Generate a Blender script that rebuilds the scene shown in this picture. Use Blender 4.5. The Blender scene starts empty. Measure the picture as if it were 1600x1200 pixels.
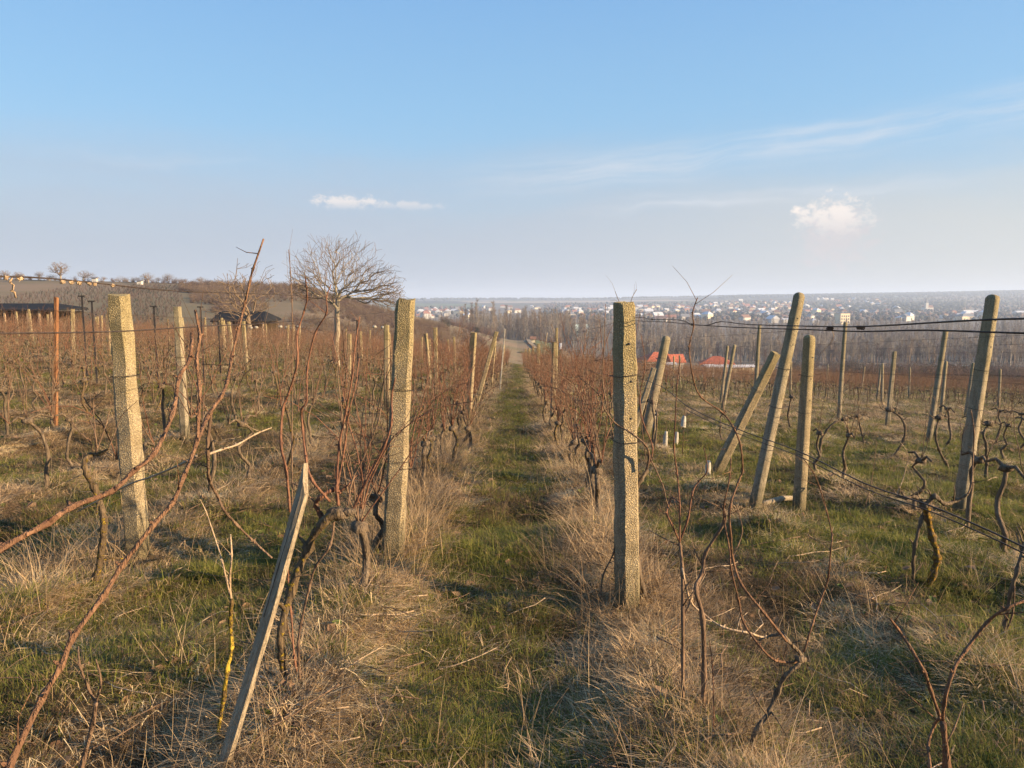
import bpy, math, random
import numpy as np
from mathutils import Vector, Matrix
random.seed(7)
RNG = np.random.default_rng(7)
S = bpy.context.scene
COL = S.collection

# ---------------------------------------------------------------- camera
FPX = 1150.0
PITCH = math.atan(134 / FPX); YAW = math.atan(8 / FPX)
CAMZ = 1.65
cam = bpy.data.cameras.new('camera'); camo = bpy.data.objects.new('camera', cam); COL.objects.link(camo)
cam.sensor_width = 36; cam.lens = 36 * FPX / 1600; cam.clip_start = 0.05; cam.clip_end = 60000
camo.location = (0, 0, CAMZ); camo.rotation_euler = (math.pi / 2 - PITCH, 0, YAW)
S.camera = camo
# ---------------------------------------------------------------- light
SUN_EL, SUN_AZ = math.radians(16.5), math.radians(105)      # azimuth clockwise from +Y
S.view_settings.view_transform = 'Standard'; S.view_settings.look = 'None'
S.view_settings.exposure = 1.45; S.view_settings.gamma = 1; S.view_settings.use_curve_mapping = False
S.cycles.max_bounces = 6; S.cycles.diffuse_bounces = 3; S.cycles.glossy_bounces = 2
S.cycles.transparent_max_bounces = 6; S.cycles.volume_bounces = 1
sun = bpy.data.lights.new('sun', 'SUN'); sun.energy = 5.0; sun.angle = math.radians(0.5); sun.color = (1.0, 0.74, 0.44)
suno = bpy.data.objects.new('sun', sun); COL.objects.link(suno)
sd = Vector((math.sin(SUN_AZ) * math.cos(SUN_EL), math.cos(SUN_AZ) * math.cos(SUN_EL), math.sin(SUN_EL)))
suno.rotation_euler = sd.to_track_quat('Z', 'Y').to_euler()

class NT:
    """tiny node helper"""
    def __init__(s, nt): s.nt = nt; nt.nodes.clear()
    def n(s, t, ins=None, **kw):
        nd = s.nt.nodes.new(t)
        for k, v in kw.items(): setattr(nd, k, v)
        for k, v in (ins or {}).items(): s.set(nd.inputs[k], v)
        return nd
    def set(s, sock, v):
        if isinstance(v, bpy.types.NodeSocket): s.nt.links.new(v, sock)
        else: sock.default_value = v
    def m(s, op, a, b=0.0, c=0.0, clamp=False):
        nd = s.nt.nodes.new('ShaderNodeMath'); nd.operation = op; nd.use_clamp = clamp
        for i, v in enumerate((a, b, c)): s.set(nd.inputs[i], v)
        return nd.outputs[0]
    def mix(s, f, a, b):
        nd = s.nt.nodes.new('ShaderNodeMix'); nd.data_type = 'RGBA'
        s.set(nd.inputs[0], f); s.set(nd.inputs[6], a if isinstance(a, bpy.types.NodeSocket) else (*a, 1)); s.set(nd.inputs[7], b if isinstance(b, bpy.types.NodeSocket) else (*b, 1))
        return nd.outputs[2]
    def ss(s, v, lo, hi):
        nd = s.nt.nodes.new('ShaderNodeMapRange'); nd.interpolation_type = 'SMOOTHSTEP'
        s.set(nd.inputs[0], v); nd.inputs[1].default_value = lo; nd.inputs[2].default_value = hi
        return nd.outputs[0]
    def noise(s, vec, scale, detail=3, rough=0.5, dist=0):
        return s.n('ShaderNodeTexNoise', {'Vector': vec, 'Scale': scale, 'Detail': detail, 'Roughness': rough, 'Distortion': dist}).outputs[0]

W = bpy.data.worlds.new('World'); S.world = W; W.use_nodes = True
w = NT(W.node_tree)
sky = w.n('ShaderNodeTexSky', sky_type='NISHITA', sun_disc=False, sun_elevation=SUN_EL, sun_rotation=SUN_AZ)
sky.air_density = 1.0; sky.dust_density = 1.0; sky.ozone_density = 2.6; sky.altitude = 200
tc = w.n('ShaderNodeTexCoord'); sp = w.n('ShaderNodeSeparateXYZ', {0: tc.outputs['Generated']})
AZ = w.m('ARCTAN2', sp.outputs[0], sp.outputs[1]); EL = w.m('ARCSINE', sp.outputs[2])
cvec = w.n('ShaderNodeCombineXYZ', {0: AZ, 1: EL, 2: 0.0}).outputs[0]
def streak(a0, e0, slope, halfw, lo, hi, seed, amp):
    wob = w.m('MULTIPLY', w.m('SUBTRACT', w.noise(cvec, 3.0 + seed, 2), 0.5), 0.05)
    d = w.m('SUBTRACT', w.m('SUBTRACT', EL, e0), w.m('MULTIPLY', w.m('SUBTRACT', AZ, a0), slope))
    d = w.m('ADD', d, wob)
    band = w.ss(w.m('ABSOLUTE', d), halfw, 0.0)
    sv = w.n('ShaderNodeCombineXYZ', {0: w.m('MULTIPLY', AZ, 5.0), 1: w.m('MULTIPLY', d, 60.0), 2: float(seed)}).outputs[0]
    tx = w.ss(w.noise(sv, 1.0, 5, 0.6), 0.30, 0.75)
    ends = w.m('MULTIPLY', w.ss(AZ, lo, lo + 0.2), w.ss(AZ, hi, hi - 0.25))
    return w.m('MULTIPLY', w.m('MULTIPLY', w.m('MULTIPLY', band, tx), ends), amp)
def puff(a0, e0, ra, re, seed, amp, fade):
    nv = w.n('ShaderNodeCombineXYZ', {0: AZ, 1: w.m('MULTIPLY', EL, 1.3), 2: float(seed)}).outputs[0]
    nn = w.m('MULTIPLY', w.m('SUBTRACT', w.noise(nv, 60.0, 8, 0.68), 0.5), 3.0)
    da = w.m('DIVIDE', w.m('SUBTRACT', AZ, a0), ra); de = w.m('DIVIDE', w.m('SUBTRACT', EL, e0), re)
    r = w.m('SQRT', w.m('ADD', w.m('MULTIPLY', da, da), w.m('MULTIPLY', de, de)))
    mk = w.ss(w.m('ADD', r, nn), 1.0, 0.25)
    if fade: mk = w.m('MULTIPLY', mk, w.ss(EL, e0 - re * 1.1, e0 + re * 0.5))
    return w.m('MULTIPLY', mk, amp)
BG = 0.085
base = w.n('ShaderNodeHueSaturation', {'Saturation': 1.05, 'Value': 0.85, 'Color': sky.outputs[0]}).outputs[0]
base = w.mix(0.78, base, w.mix(w.ss(EL, 0.16, 0.55), w.mix(w.ss(EL, 0.0, 0.26), (2.2, 2.5, 2.85), (1.38, 2.58, 3.75)), (0.80, 1.90, 3.75)))
# thin lilac veil of distant cloud low on the sky
veiln = w.noise(w.n('ShaderNodeCombineXYZ', {0: w.m('MULTIPLY', AZ, 3.0), 1: w.m('MULTIPLY', EL, 14.0), 2: 3.0}).outputs[0], 1.0, 4, 0.55)
veil = w.m('MULTIPLY', w.ss(w.m('ADD', EL, w.m('MULTIPLY', w.m('SUBTRACT', veiln, 0.5), 0.14)), 0.22, 0.06), 0.80)
colv = w.mix(w.ss(AZ, -0.2, 0.75), (2.12, 2.35, 2.78), (3.0, 3.0, 2.88))
c = w.mix(veil, base, colv)
cir = w.m('ADD', streak(-0.10, 0.150, 0.085, 0.035, -0.12, 1.6, 2, 0.8), streak(0.2, 0.122, 0.03, 0.014, 0.02, 0.62, 5, 0.75))
cir = w.m('ADD', cir, streak(-0.6, 0.165, 0.0, 0.012, -0.62, -0.25, 8, 0.35), clamp=True)
c = w.mix(cir, c, (3.1, 3.3, 3.6))
cum = w.m('ADD', puff(-0.225, 0.122, 0.055, 0.012, 1, 0.75, True), puff(0.398, 0.096, 0.050, 0.030, 4, 0.9, True))
cum = w.m('ADD', cum, puff(0.36, 0.105, 0.012, 0.009, 4, 0.6, True))
cum = w.m('ADD', cum, puff(-0.14, 0.12, 0.05, 0.008, 7, 0.4, True), clamp=True)
lowp = puff(0.40, 0.070, 0.055, 0.042, 9, 0.6, False)
c = w.mix(lowp, c, (3.1, 2.8, 2.85))
c = w.mix(cum, c, (4.4, 3.95, 3.65))
bgn = w.n('ShaderNodeBackground', {'Color': c, 'Strength': BG})
wo = w.n('ShaderNodeOutputWorld', {'Surface': bgn.outputs[0]})

# ---------------------------------------------------------------- numeric helpers
_c, _s = math.cos(YAW), math.sin(YAW)
def _rz(v): return np.array([_c * v[0] - _s * v[1], _s * v[0] + _c * v[1], v[2]])
CR = _rz((1, 0, 0)); CF = _rz((0, math.cos(PITCH), -math.sin(PITCH))); CU = _rz((0, math.sin(PITCH), math.cos(PITCH)))
def ray(px, py): return CF + CR * (px - 800) / FPX + CU * (600 - py) / FPX
def P(px, py, d):
    """world point seen at (px,py) of the 1600x1200 photograph at forward distance y = d"""
    r = ray(px, py); return Vector((r[0] / r[1] * d, d, CAMZ + r[2] / r[1] * d))
def PX(px, py, X):
    r = ray(px, py); t = X / r[0]; return Vector((X, r[1] * t, CAMZ + r[2] * t))
def sst(v, a, b):
    t = np.clip((np.asarray(v, float) - a) / (b - a), 0, 1); return t * t * (3 - 2 * t)
_tab = RNG.random((256, 256))
def vn(x, y):
    x = np.asarray(x, float); y = np.asarray(y, float)
    xi = np.floor(x).astype(int); yi = np.floor(y).astype(int); fx = x - xi; fy = y - yi
    fx = fx * fx * (3 - 2 * fx); fy = fy * fy * (3 - 2 * fy)
    a = _tab[xi & 255, yi & 255]; b = _tab[(xi + 1) & 255, yi & 255]; cc = _tab[xi & 255, (yi + 1) & 255]; d = _tab[(xi + 1) & 255, (yi + 1) & 255]
    return (a * (1 - fx) + b * fx) * (1 - fy) + (cc * (1 - fx) + d * fx) * fy - 0.5
ROWS_L = [-0.96 - 1.95 * i for i in range(24)]
ROWS_R = [0.74, 2.35, 4.1, 6.2, 8.0, 9.8, 11.7, 13.6, 15.5, 17.4, 19.3, 21.2, 23.1, 25, 26.9, 28.8, 30.7, 32.6, 34.5, 36.4, 38.3]
_rows = np.array(sorted(ROWS_L + ROWS_R))
def rowdist(x):
    x = np.asarray(x, float); i = np.clip(np.searchsorted(_rows, x), 1, len(_rows) - 1)
    return np.minimum(np.abs(x - _rows[i - 1]), np.abs(x - _rows[i]))
VALLEY = -33.0
def height(x, y, micro=True):
    x = np.asarray(x, float); y = np.asarray(y, float)
    yp = np.maximum(y, 0); ys = 25 * (1 - np.exp(-yp / 25))
    xl = np.maximum(-x, 0); xr = np.maximum(x, 0)
    z = -0.0687 * np.clip(y, -60, 700)
    z = z + 0.0062 * ys * 22 * (1 - np.exp(-xl / 22)) - 0.0035 * ys * 45 * (1 - np.exp(-xr / 45))
    z = z - 2 * sst(y, 70, 150)
    k = 2.0
    z = VALLEY + k * np.logaddexp(0, np.clip((z - VALLEY) / k, -50, 50))
    b = x / np.maximum(y, 1.0)
    t = np.interp(b, [-.75, -.70, -.46, -.29, -.20, -.13, -.06, 0, .1], [26.3, 26.3, 24.8, 23.5, 16.8, 12.5, 8.5, 5, 0])
    up = np.clip((y - 88) / (276 - 88), 0, 1)
    z = z + t * (up ** 1.15) * (1 - sst(y, 285, 650))
    z = z + 4.0 * np.exp(-((b - .035) / .04) ** 2 - ((y - 310) / 85) ** 2)
    t2 = np.interp(b, [-.9, .1, .25, .45, .69, .9], [29, 29, 44, 58, 80, 84])
    z = z + t2 * sst(y, 1500, 5000)
    far = sst(y, 200, 500)
    z = z + far * 3 * vn(x / 300, y / 300)
    if micro:
        f = 1 - sst(y, 18, 60)
        m = 0.12 * vn(x * .9, y * .9) + 0.11 * vn(x * 2.3 + 9, y * 2.3) + 0.055 * vn(x * 5, y * 5) + 0.03 * vn(x * 11, y * 11)
        m = m + 0.15 * np.exp(-(rowdist(x) / 0.26) ** 2) * (0.8 + 1.3 * vn(x * .5 + 3, y * 1.7)) * (1 - .6 * sst(x, 1.5, 3))
        z = z + m * f
    return z
def H(x, y): return float(height(x, y))
def G(px, py):
    r = ray(px, py); t0 = 0.5; t = 0.5
    while t < 30000:
        p = r * t
        if CAMZ + p[2] < H(p[0], p[1]): break
        t0 = t; t *= 1.03
    for _ in range(30):
        m = (t0 + t) / 2; p = r * m
        if CAMZ + p[2] < H(p[0], p[1]): t = m
        else: t0 = m
    p = r * t; return Vector((p[0], p[1], H(p[0], p[1])))

# ---------------------------------------------------------------- materials
def mat(name, rough=0.85, spec=0.2):
    m = bpy.data.materials.new(name); m.use_nodes = True; t = NT(m.node_tree)
    b = t.n('ShaderNodeBsdfPrincipled', {'Roughness': rough}); b.inputs['Specular IOR Level'].default_value = spec
    t.n('ShaderNodeOutputMaterial', {'Surface': b.outputs[0]})
    t.b = b; t.mat = m
    t.pos = t.n('ShaderNodeNewGeometry').outputs['Position']; t.obj = t.n('ShaderNodeTexCoord').outputs['Object']
    t.rnd = t.n('ShaderNodeObjectInfo').outputs['Random']
    return t
def bump(t, h, strength, dist):
    bn = t.n('ShaderNodeBump', {'Height': h, 'Strength': strength, 'Distance': dist}); t.set(t.b.inputs['Normal'], bn.outputs[0])
M = {}
def simple(name, c1, c2, scale, rough=0.85, bmp=0.0, bd=0.01, world=False):
    t = mat(name, rough); v = t.pos if world else t.obj
    n = t.ss(t.noise(v, scale, 4, 0.6), 0.3, 0.7)
    t.set(t.b.inputs['Base Color'], t.mix(n, c1, c2))
    if bmp: bump(t, t.noise(v, scale * 2, 4, 0.6), bmp, bd)
    M[name] = t.mat; return t
def bark(name, c1, c2, streak_scale=40, lichen=0.0, lc=((0.27, 0.17, 0.015), (0.46, 0.33, 0.05))):
    t = mat(name, 0.9, 0.15)
    mp = t.n('ShaderNodeMapping', {'Vector': t.obj}); mp.inputs['Scale'].default_value = (1, 1, 0.15)
    n = t.ss(t.noise(mp.outputs[0], streak_scale, 4, 0.65), 0.3, 0.7)
    col = t.mix(n, c1, c2)
    col = t.mix(t.m('MULTIPLY', t.rnd, 0.5), col, tuple(0.6 * a + 0.4 * b for a, b in zip(c2, (.10, .06, .035))))
    if lichen:
        ln = t.ss(t.noise(t.pos, 34, 5, 0.7), 0.66 - lichen * 0.20, 0.74 - lichen * 0.20)
        yel = t.mix(t.noise(t.pos, 60, 2), lc[0], lc[1])
        col = t.mix(ln, col, yel)
        bump(t, t.m('ADD', n, t.m('MULTIPLY', ln, 1.5)), 0.9, 0.009)
    else: bump(t, n, 1.0, 0.010)
    t.set(t.b.inputs['Base Color'], col); M[name] = t.mat
bark('vine_bark', (0.06, 0.043, 0.03), (0.20, 0.15, 0.10))
bark('lichen_bark', (0.05, 0.037, 0.024), (0.17, 0.12, 0.07), 40, 0.55)
bark('yellow_bark', (0.09, 0.06, 0.03), (0.2, 0.13, 0.05), 40, 1.1)
bark('amber_bark', (0.07, 0.05, 0.03), (0.17, 0.11, 0.05), 40, .95, ((0.20, 0.11, 0.012), (0.34, 0.20, 0.03)))
bark('cane_red', (0.12, 0.054, 0.035), (0.235, 0.118, 0.073), 30)
bark('cane_close', (0.10, 0.05, 0.03), (0.26, 0.145, 0.085), 60)
bark('cane_brown', (0.09, 0.056, 0.038), (0.22, 0.145, 0.095), 30)
bark('cane_pale', (0.30, 0.20, 0.12), (0.50, 0.38, 0.26), 30)
bark('tree_bark', (0.15, 0.125, 0.09), (0.38, 0.32, 0.23), 12, 0.25)
bark('twig_bark', (0.11, 0.08, 0.052), (0.25, 0.18, 0.115), 8)
bark('grey_wood', (0.26, 0.20, 0.13), (0.50, 0.41, 0.29), 70)
bark('rust_stake', (0.16, 0.07, 0.035), (0.30, 0.15, 0.07), 25)
simple('wire', (0.025, 0.018, 0.014), (0.07, 0.05, 0.04), 60, 0.6)
simple('dark_metal', (0.03, 0.028, 0.028), (0.07, 0.06, 0.055), 30, 0.6)
simple('white_plastic', (0.28, 0.25, 0.20), (0.44, 0.40, 0.33), 20, 0.5)
simple('sign_white', (0.6, 0.62, 0.66), (0.75, 0.77, 0.8), 10, 0.5)
simple('sign_blue', (0.06, 0.12, 0.3), (0.08, 0.16, 0.36), 10, 0.5)
for nm, a, b in (('wall_white', (.42, .39, .35), (.62, .59, .54)), ('wall_cream', (.58, .48, .32), (.70, .60, .42)), ('wall_grey', (.36, .34, .32), (.48, .46, .43)), ('wall_green', (.42, .50, .42), (.52, .60, .52)),
                 ('roof_red', (.24, .07, .04), (.50, .14, .07)), ('roof_tile', (.24, .10, .07), (.32, .15, .10)), ('roof_brown', (.16, .085, .06), (.25, .14, .10)), ('roof_grey', (.12, .12, .13), (.22, .22, .24)), ('roof_dark', (.008, .008, .008), (.018, .017, .017)), ('roof_pale', (.45, .45, .47), (.6, .6, .62)), ('glass_dark', (.04, .05, .06), (.07, .08, .09))):
    simple(nm, a, b, 2.0, 0.8)
# concrete with exposed pebbles
def concrete(name, dark, light, peb, algae):
    t = mat(name, 0.93, 0.15)
    vo = t.n('ShaderNodeTexVoronoi', {'Vector': t.obj, 'Scale': 105.0}); cellc = vo.outputs['Color']; dd = vo.outputs['Distance']
    cs = t.n('ShaderNodeSeparateXYZ', {0: cellc}).outputs[0]
    stone = t.mix(cs, tuple(a * 0.50 for a in peb), tuple(min(1, a * 1.25) for a in peb))
    edge = t.ss(dd, 0.30, 0.62)
    n = t.noise(t.obj, 9, 4, 0.6); n2 = t.noise(t.obj, 140, 3, 0.7)
    cem = t.mix(t.ss(n2, 0.35, 0.65), dark, light)
    col = t.mix(edge, stone, cem)
    pit = t.ss(t.noise(t.obj, 75, 3, 0.7), 0.64, 0.70); col = t.mix(pit, col, (0.07, 0.05, 0.035))
    col = t.mix(t.m('MULTIPLY', t.ss(n, 0.48, 0.66), 0.35), col, (0.15, 0.12, 0.075)); col = t.mix(t.m('MULTIPLY', t.ss(t.noise(t.obj, 3.5, 3), .4, .7), .3), col, (0.24, 0.17, 0.085))
    sz = t.n('ShaderNodeSeparateXYZ', {0: t.obj}).outputs[2]
    mp = t.n('ShaderNodeMapping', {'Vector': t.obj}); mp.inputs['Scale'].default_value = (1, 1, .12)
    col = t.mix(t.m('MULTIPLY', t.ss(t.noise(mp.outputs[0], 26, 4, .6), .50, .68), .45), col, (0.13, 0.10, 0.065)); soil = t.ss(t.m('ADD', sz, t.m('MULTIPLY', n, -.5)), .35, -.1); col = t.mix(t.m('MULTIPLY', soil, .8), col, (0.10, 0.085, 0.045))
    al = t.m('MULTIPLY', t.ss(t.m('ADD', sz, t.m('MULTIPLY', n, 1.2)), 1.7, 2.5), algae)
    col = t.mix(al, col, t.mix(t.ss(n2, .4, .6), (0.14, 0.12, 0.045), (0.34, 0.27, 0.10)))
    t.set(t.b.inputs['Base Color'], col)
    h = t.m('ADD', t.m('MULTIPLY', edge, -0.8), t.m('ADD', t.m('MULTIPLY', n2, 0.8), t.m('MULTIPLY', pit, -1.6)))
    bump(t, h, 1.0, 0.006); M[name] = t.mat
concrete('pebble_concrete', (0.20, 0.16, 0.11), (0.36, 0.30, 0.20), (0.52, 0.40, 0.23), 0.42)
concrete('smooth_concrete', (0.27, 0.225, 0.16), (0.38, 0.32, 0.23), (0.38, 0.32, 0.22), 0.3)
def leafy(name, c1, c2, c3, ns=1.2, tl=0.3):
    t = mat(name, 0.7, 0.2)
    n = t.ss(t.noise(t.pos, ns, 3), 0.35, 0.65)
    isl = t.n('ShaderNodeNewGeometry').outputs['Random Per Island']
    col = t.mix(n, c1, c2); col = t.mix(t.ss(t.m('ADD', t.m('MULTIPLY', isl, .7), t.m('MULTIPLY', t.rnd, .5)), 0.45, 1.1), col, c3)
    t.set(t.b.inputs['Base Color'], col)
    tr = t.n('ShaderNodeBsdfTranslucent', {'Color': col}); mx = t.n('ShaderNodeMixShader', {0: tl, 1: t.b.outputs[0], 2: tr.outputs[0]})
    out = [q for q in t.nt.nodes if q.type == 'OUTPUT_MATERIAL'][0]; t.nt.links.new(mx.outputs[0], out.inputs[0]); M[name] = t.mat
leafy('grass_green', (0.085, 0.100, 0.016), (0.165, 0.175, 0.030), (0.30, 0.25, 0.075))
leafy('grass_straw', (0.48, 0.33, 0.18), (0.68, 0.49, 0.28), (0.26, 0.17, 0.095), 0.9)
leafy('grass_gold', (0.72, 0.55, 0.31), (0.82, 0.66, 0.40), (0.50, 0.36, 0.19), 0.9)
leafy('grass_brown', (0.15, 0.098, 0.052), (0.29, 0.195, 0.10), (0.05, 0.036, 0.022), 1.5)
leafy('leaf_dry', (0.16, 0.09, 0.05), (0.28, 0.17, 0.10), (0.36, 0.25, 0.16), 3)
leafy('leaf_green', (0.05, 0.085, 0.02), (0.095, 0.13, 0.035), (0.2, 0.22, 0.06), 3)

# ---------------------------------------------------------------- mesh helpers
def tag(o, label=None, cat=None, group=None, kind=None):
    if label: o['label'] = label
    if cat: o['category'] = cat
    if group: o['group'] = group
    if kind: o['kind'] = kind
    return o
def empty(name, loc=(0, 0, 0), rz=0):
    o = bpy.data.objects.new(name, None); COL.objects.link(o); o.location = loc; o.rotation_euler = (0, 0, rz); o.empty_display_size = 0.1; return o
def mk(name, v, f, m, smooth=True):
    me = bpy.data.meshes.new(name); me.from_pydata([tuple(a) for a in v], [], [tuple(a) for a in f])
    for a in (m if isinstance(m, (list, tuple)) else [m]): me.materials.append(M[a])
    if smooth: me.shade_smooth()
    return me
def link(name, me, parent=None, loc=None):
    o = bpy.data.objects.new(name, me); COL.objects.link(o)
    if parent is not None: o.parent = parent
    if loc is not None: o.location = loc
    return o
def tube(pts, rad, sides=5, cap=True):
    """one tube: list of points, list of radii -> verts, faces"""
    pts = [Vector(p) for p in pts]; n = len(pts); V = []; F = []
    t0 = (pts[1] - pts[0]).normalized(); u = t0.cross(Vector((0.3, 1, 0.2))); 
    if u.length < 1e-3: u = t0.cross(Vector((1, 0, 0)))
    u.normalize()
    for i in range(n):
        a = pts[max(i - 1, 0)]; b = pts[min(i + 1, n - 1)]; t = (b - a)
        t = t.normalized() if t.length > 1e-9 else t0
        u = (u - t * u.dot(t)); u = u.normalized() if u.length > 1e-6 else t.orthogonal().normalized()
        vv = t.cross(u)
        for k in range(sides):
            an = 2 * math.pi * k / sides; V.append(pts[i] + (u * math.cos(an) + vv * math.sin(an)) * rad[i])
    for i in range(n - 1):
        for k in range(sides):
            a = i * sides + k; b = i * sides + (k + 1) % sides; F.append((a, b, b + sides, a + sides))
    if cap: F.append(tuple(range(sides - 1, -1, -1))); F.append(tuple((n - 1) * sides + k for k in range(sides)))
    return V, F
def join(parts):
    V = []; F = []
    for v, f in parts:
        o = len(V); V += v; F += [tuple(i + o for i in q) for q in f]
    return V, F
def smoothpts(pts, sub=4):
    pts = [Vector(p) for p in pts]
    if len(pts) < 3: return pts
    out = []
    for i in range(len(pts) - 1):
        p0 = pts[max(i - 1, 0)]; p1 = pts[i]; p2 = pts[i + 1]; p3 = pts[min(i + 2, len(pts) - 1)]
        for k in range(sub):
            t = k / sub; out.append(0.5 * ((2 * p1) + (p2 - p0) * t + (2 * p0 - 5 * p1 + 4 * p2 - p3) * t * t + (3 * p1 - p0 - 3 * p2 + p3) * t ** 3))
    out.append(pts[-1]); return out
def box(cx, cy, cz, sx, sy, sz, top=None):
    """box standing on cz"""
    hx, hy = sx / 2, sy / 2; tx, ty = (hx, hy) if top is None else top
    v = [(cx - hx, cy - hy, cz), (cx + hx, cy - hy, cz), (cx + hx, cy + hy, cz), (cx - hx, cy + hy, cz), (cx - tx, cy - ty, cz + sz), (cx + tx, cy - ty, cz + sz), (cx + tx, cy + ty, cz + sz), (cx - tx, cy + ty, cz + sz)]
    return [Vector(a) for a in v], [(0, 3, 2, 1), (4, 5, 6, 7), (0, 1, 5, 4), (1, 2, 6, 5), (2, 3, 7, 6), (3, 0, 4, 7)]
def lump(c, r, n=2, seed=0, sq=(1, 1, 1)):
    rr = random.Random(seed); import bmesh
    bm = bmesh.new(); bmesh.ops.create_icosphere(bm, subdivisions=n, radius=1)
    V = []
    for q in bm.verts:
        k = r * (0.75 + 0.5 * rr.random()); V.append(Vector(c) + Vector((q.co.x * k * sq[0], q.co.y * k * sq[1], q.co.z * k * sq[2])))
    F = [tuple(a.index for a in f.verts) for f in bm.faces]; bm.free(); return V, F

# ---------------------------------------------------------------- the ground: one sheet to the horizon
def axis(lo, fine_lo, fine_hi, hi, step, g):
    a = list(np.arange(fine_lo, fine_hi, step)); s = step; x = fine_hi
    while x < hi: a.append(x); s *= g; x += s
    a.append(hi); s = step; x = fine_lo - s; b = []
    while x > lo: b.append(x); s *= g; x -= s
    b.append(lo); return np.array(sorted(set(b + a)))
gx = axis(-14000, -7, 7, 14000, 0.075, 1.045); gy = axis(-45, 0.8, 14, 15000, 0.075, 1.035)
X, Y = np.meshgrid(gx, gy); Z = height(X, Y)
nx, ny = len(gx), len(gy)
me = bpy.data.meshes.new('ground'); co = np.stack([X, Y, Z], -1).reshape(-1, 3)
idx = np.arange(nx * ny).reshape(ny, nx); fa = np.stack([idx[:-1, :-1], idx[:-1, 1:], idx[1:, 1:], idx[1:, :-1]], -1).reshape(-1, 4)
me.vertices.add(len(co)); me.vertices.foreach_set('co', co.ravel()); me.loops.add(fa.size); me.loops.foreach_set('vertex_index', fa.ravel())
me.polygons.add(len(fa)); me.polygons.foreach_set('loop_start', np.arange(0, fa.size, 4)); me.update(calc_edges=True); me.shade_smooth()
t = mat('ground_soil', 0.95, 0.1)
sx = t.n('ShaderNodeSeparateXYZ', {0: t.pos}); gX, gY = sx.outputs[0], sx.outputs[1]
flat = t.n('ShaderNodeCombineXYZ', {0: gX, 1: gY}).outputs[0]
n1 = t.ss(t.noise(flat, 1.1, 5, 0.6), 0.38, 0.62); n2 = t.ss(t.noise(flat, 14, 5, 0.7), 0.3, 0.7)
near = t.mix(n2, (0.035, 0.026, 0.016), (0.13, 0.092, 0.052)); near = t.mix(t.m('MULTIPLY', n1, 0.75), near, t.mix(n2, (0.035, 0.042, 0.013), (0.085, 0.088, 0.03)))
mid = t.mix(t.ss(t.noise(flat, 0.12, 5, 0.65), 0.4, 0.6), (0.125, 0.10, 0.05), (0.20, 0.145, 0.085))
mid = t.mix(t.ss(t.noise(flat, 1.4, 4, 0.7), 0.4, 0.65), mid, (0.09, 0.085, 0.035))
fl = t.n('ShaderNodeMapping', {'Vector': flat}); fl.inputs['Rotation'].default_value = (0, 0, 0.35); fl.inputs['Scale'].default_value = (0.0040, 0.0016, 1)
vf = t.n('ShaderNodeTexVoronoi', {'Vector': fl.outputs[0], 'Scale': 1.0}); fcs = t.n('ShaderNodeSeparateXYZ', {0: vf.outputs['Color']})
fld = t.mix(fcs.outputs[0], (0.13, 0.10, 0.075), (0.23, 0.19, 0.135)); fld = t.mix(t.ss(fcs.outputs[1], 0.6, 0.8), fld, (0.10, 0.13, 0.06))
fld = t.mix(t.m('MULTIPLY', t.ss(t.noise(flat, 0.02, 5, 0.7), 0.4, 0.7), 0.6), fld, (0.11, 0.085, 0.06))
far = t.mix(t.ss(t.noise(flat, 0.0011, 4, 0.5), 0.42, 0.55), fld, (0.035, 0.035, 0.03))
hillc = t.mix(t.ss(t.noise(flat, 0.018, 4, 0.6), 0.4, 0.6), (0.215, 0.155, 0.10), (0.16, 0.13, 0.075))
col = t.mix(t.ss(gY, 22, 55), near, mid); col = t.mix(t.ss(gY, 95, 125), col, hillc); col = t.mix(t.ss(gY, 230, 330), col, fld); col = t.mix(t.ss(gY, 2200, 3600), col, far)
t.set(t.b.inputs['Base Color'], col); bump(t, t.noise(flat, 30, 6, 0.75), 0.7, 0.03); M['ground_soil'] = t.mat
me.materials.append(M['ground_soil']); tag(link('ground', me), kind='structure')

# ---------------------------------------------------------------- posts
def post_mesh(L, w0, d0, w1, d1, round_top, m, seed, rough=0.0025, sec=22):
    rr = random.Random(seed); V = []; F = []; ch = 0.16
    zs = [L * i / (sec - 1) for i in range(sec)]
    if round_top: zs = [z * (L - w1 * .45) / L for z in zs] + [L - w1 * .18, L - w1 * .05, L]
    for z in zs:
        k = z / L; a = (w0 * (1 - k) + w1 * k) / 2; b = (d0 * (1 - k) + d1 * k) / 2
        if round_top and z > L - w1 * .45: 
            q = math.sqrt(max(0.05, 1 - ((z - (L - w1 * .45)) / (w1 * .46)) ** 2)); a *= q; b *= q
        for (x, y) in ((-a + a * ch * 2, -b), (a - a * ch * 2, -b), (a, -b + b * ch * 2), (a, b - b * ch * 2), (a - a * ch * 2, b), (-a + a * ch * 2, b), (-a, b - b * ch * 2), (-a, -b + b * ch * 2)):
            j = rough * (1.6 if rr.random() < .12 else 1)
            V.append((x + rr.uniform(-j, j), y + rr.uniform(-j, j), z + rr.uniform(-j, j) * (2 if not round_top and z == L else .3) + (rr.uniform(-.012, .012) if not round_top and z == L else 0)))
    n = len(zs)
    for i in range(n - 1):
        for k in range(8): F.append((i * 8 + k, i * 8 + (k + 1) % 8, (i + 1) * 8 + (k + 1) % 8, (i + 1) * 8 + k))
    F.append(tuple((n - 1) * 8 + k for k in range(8))); return mk('post_shaft', V, F, m, smooth=round_top)
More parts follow.
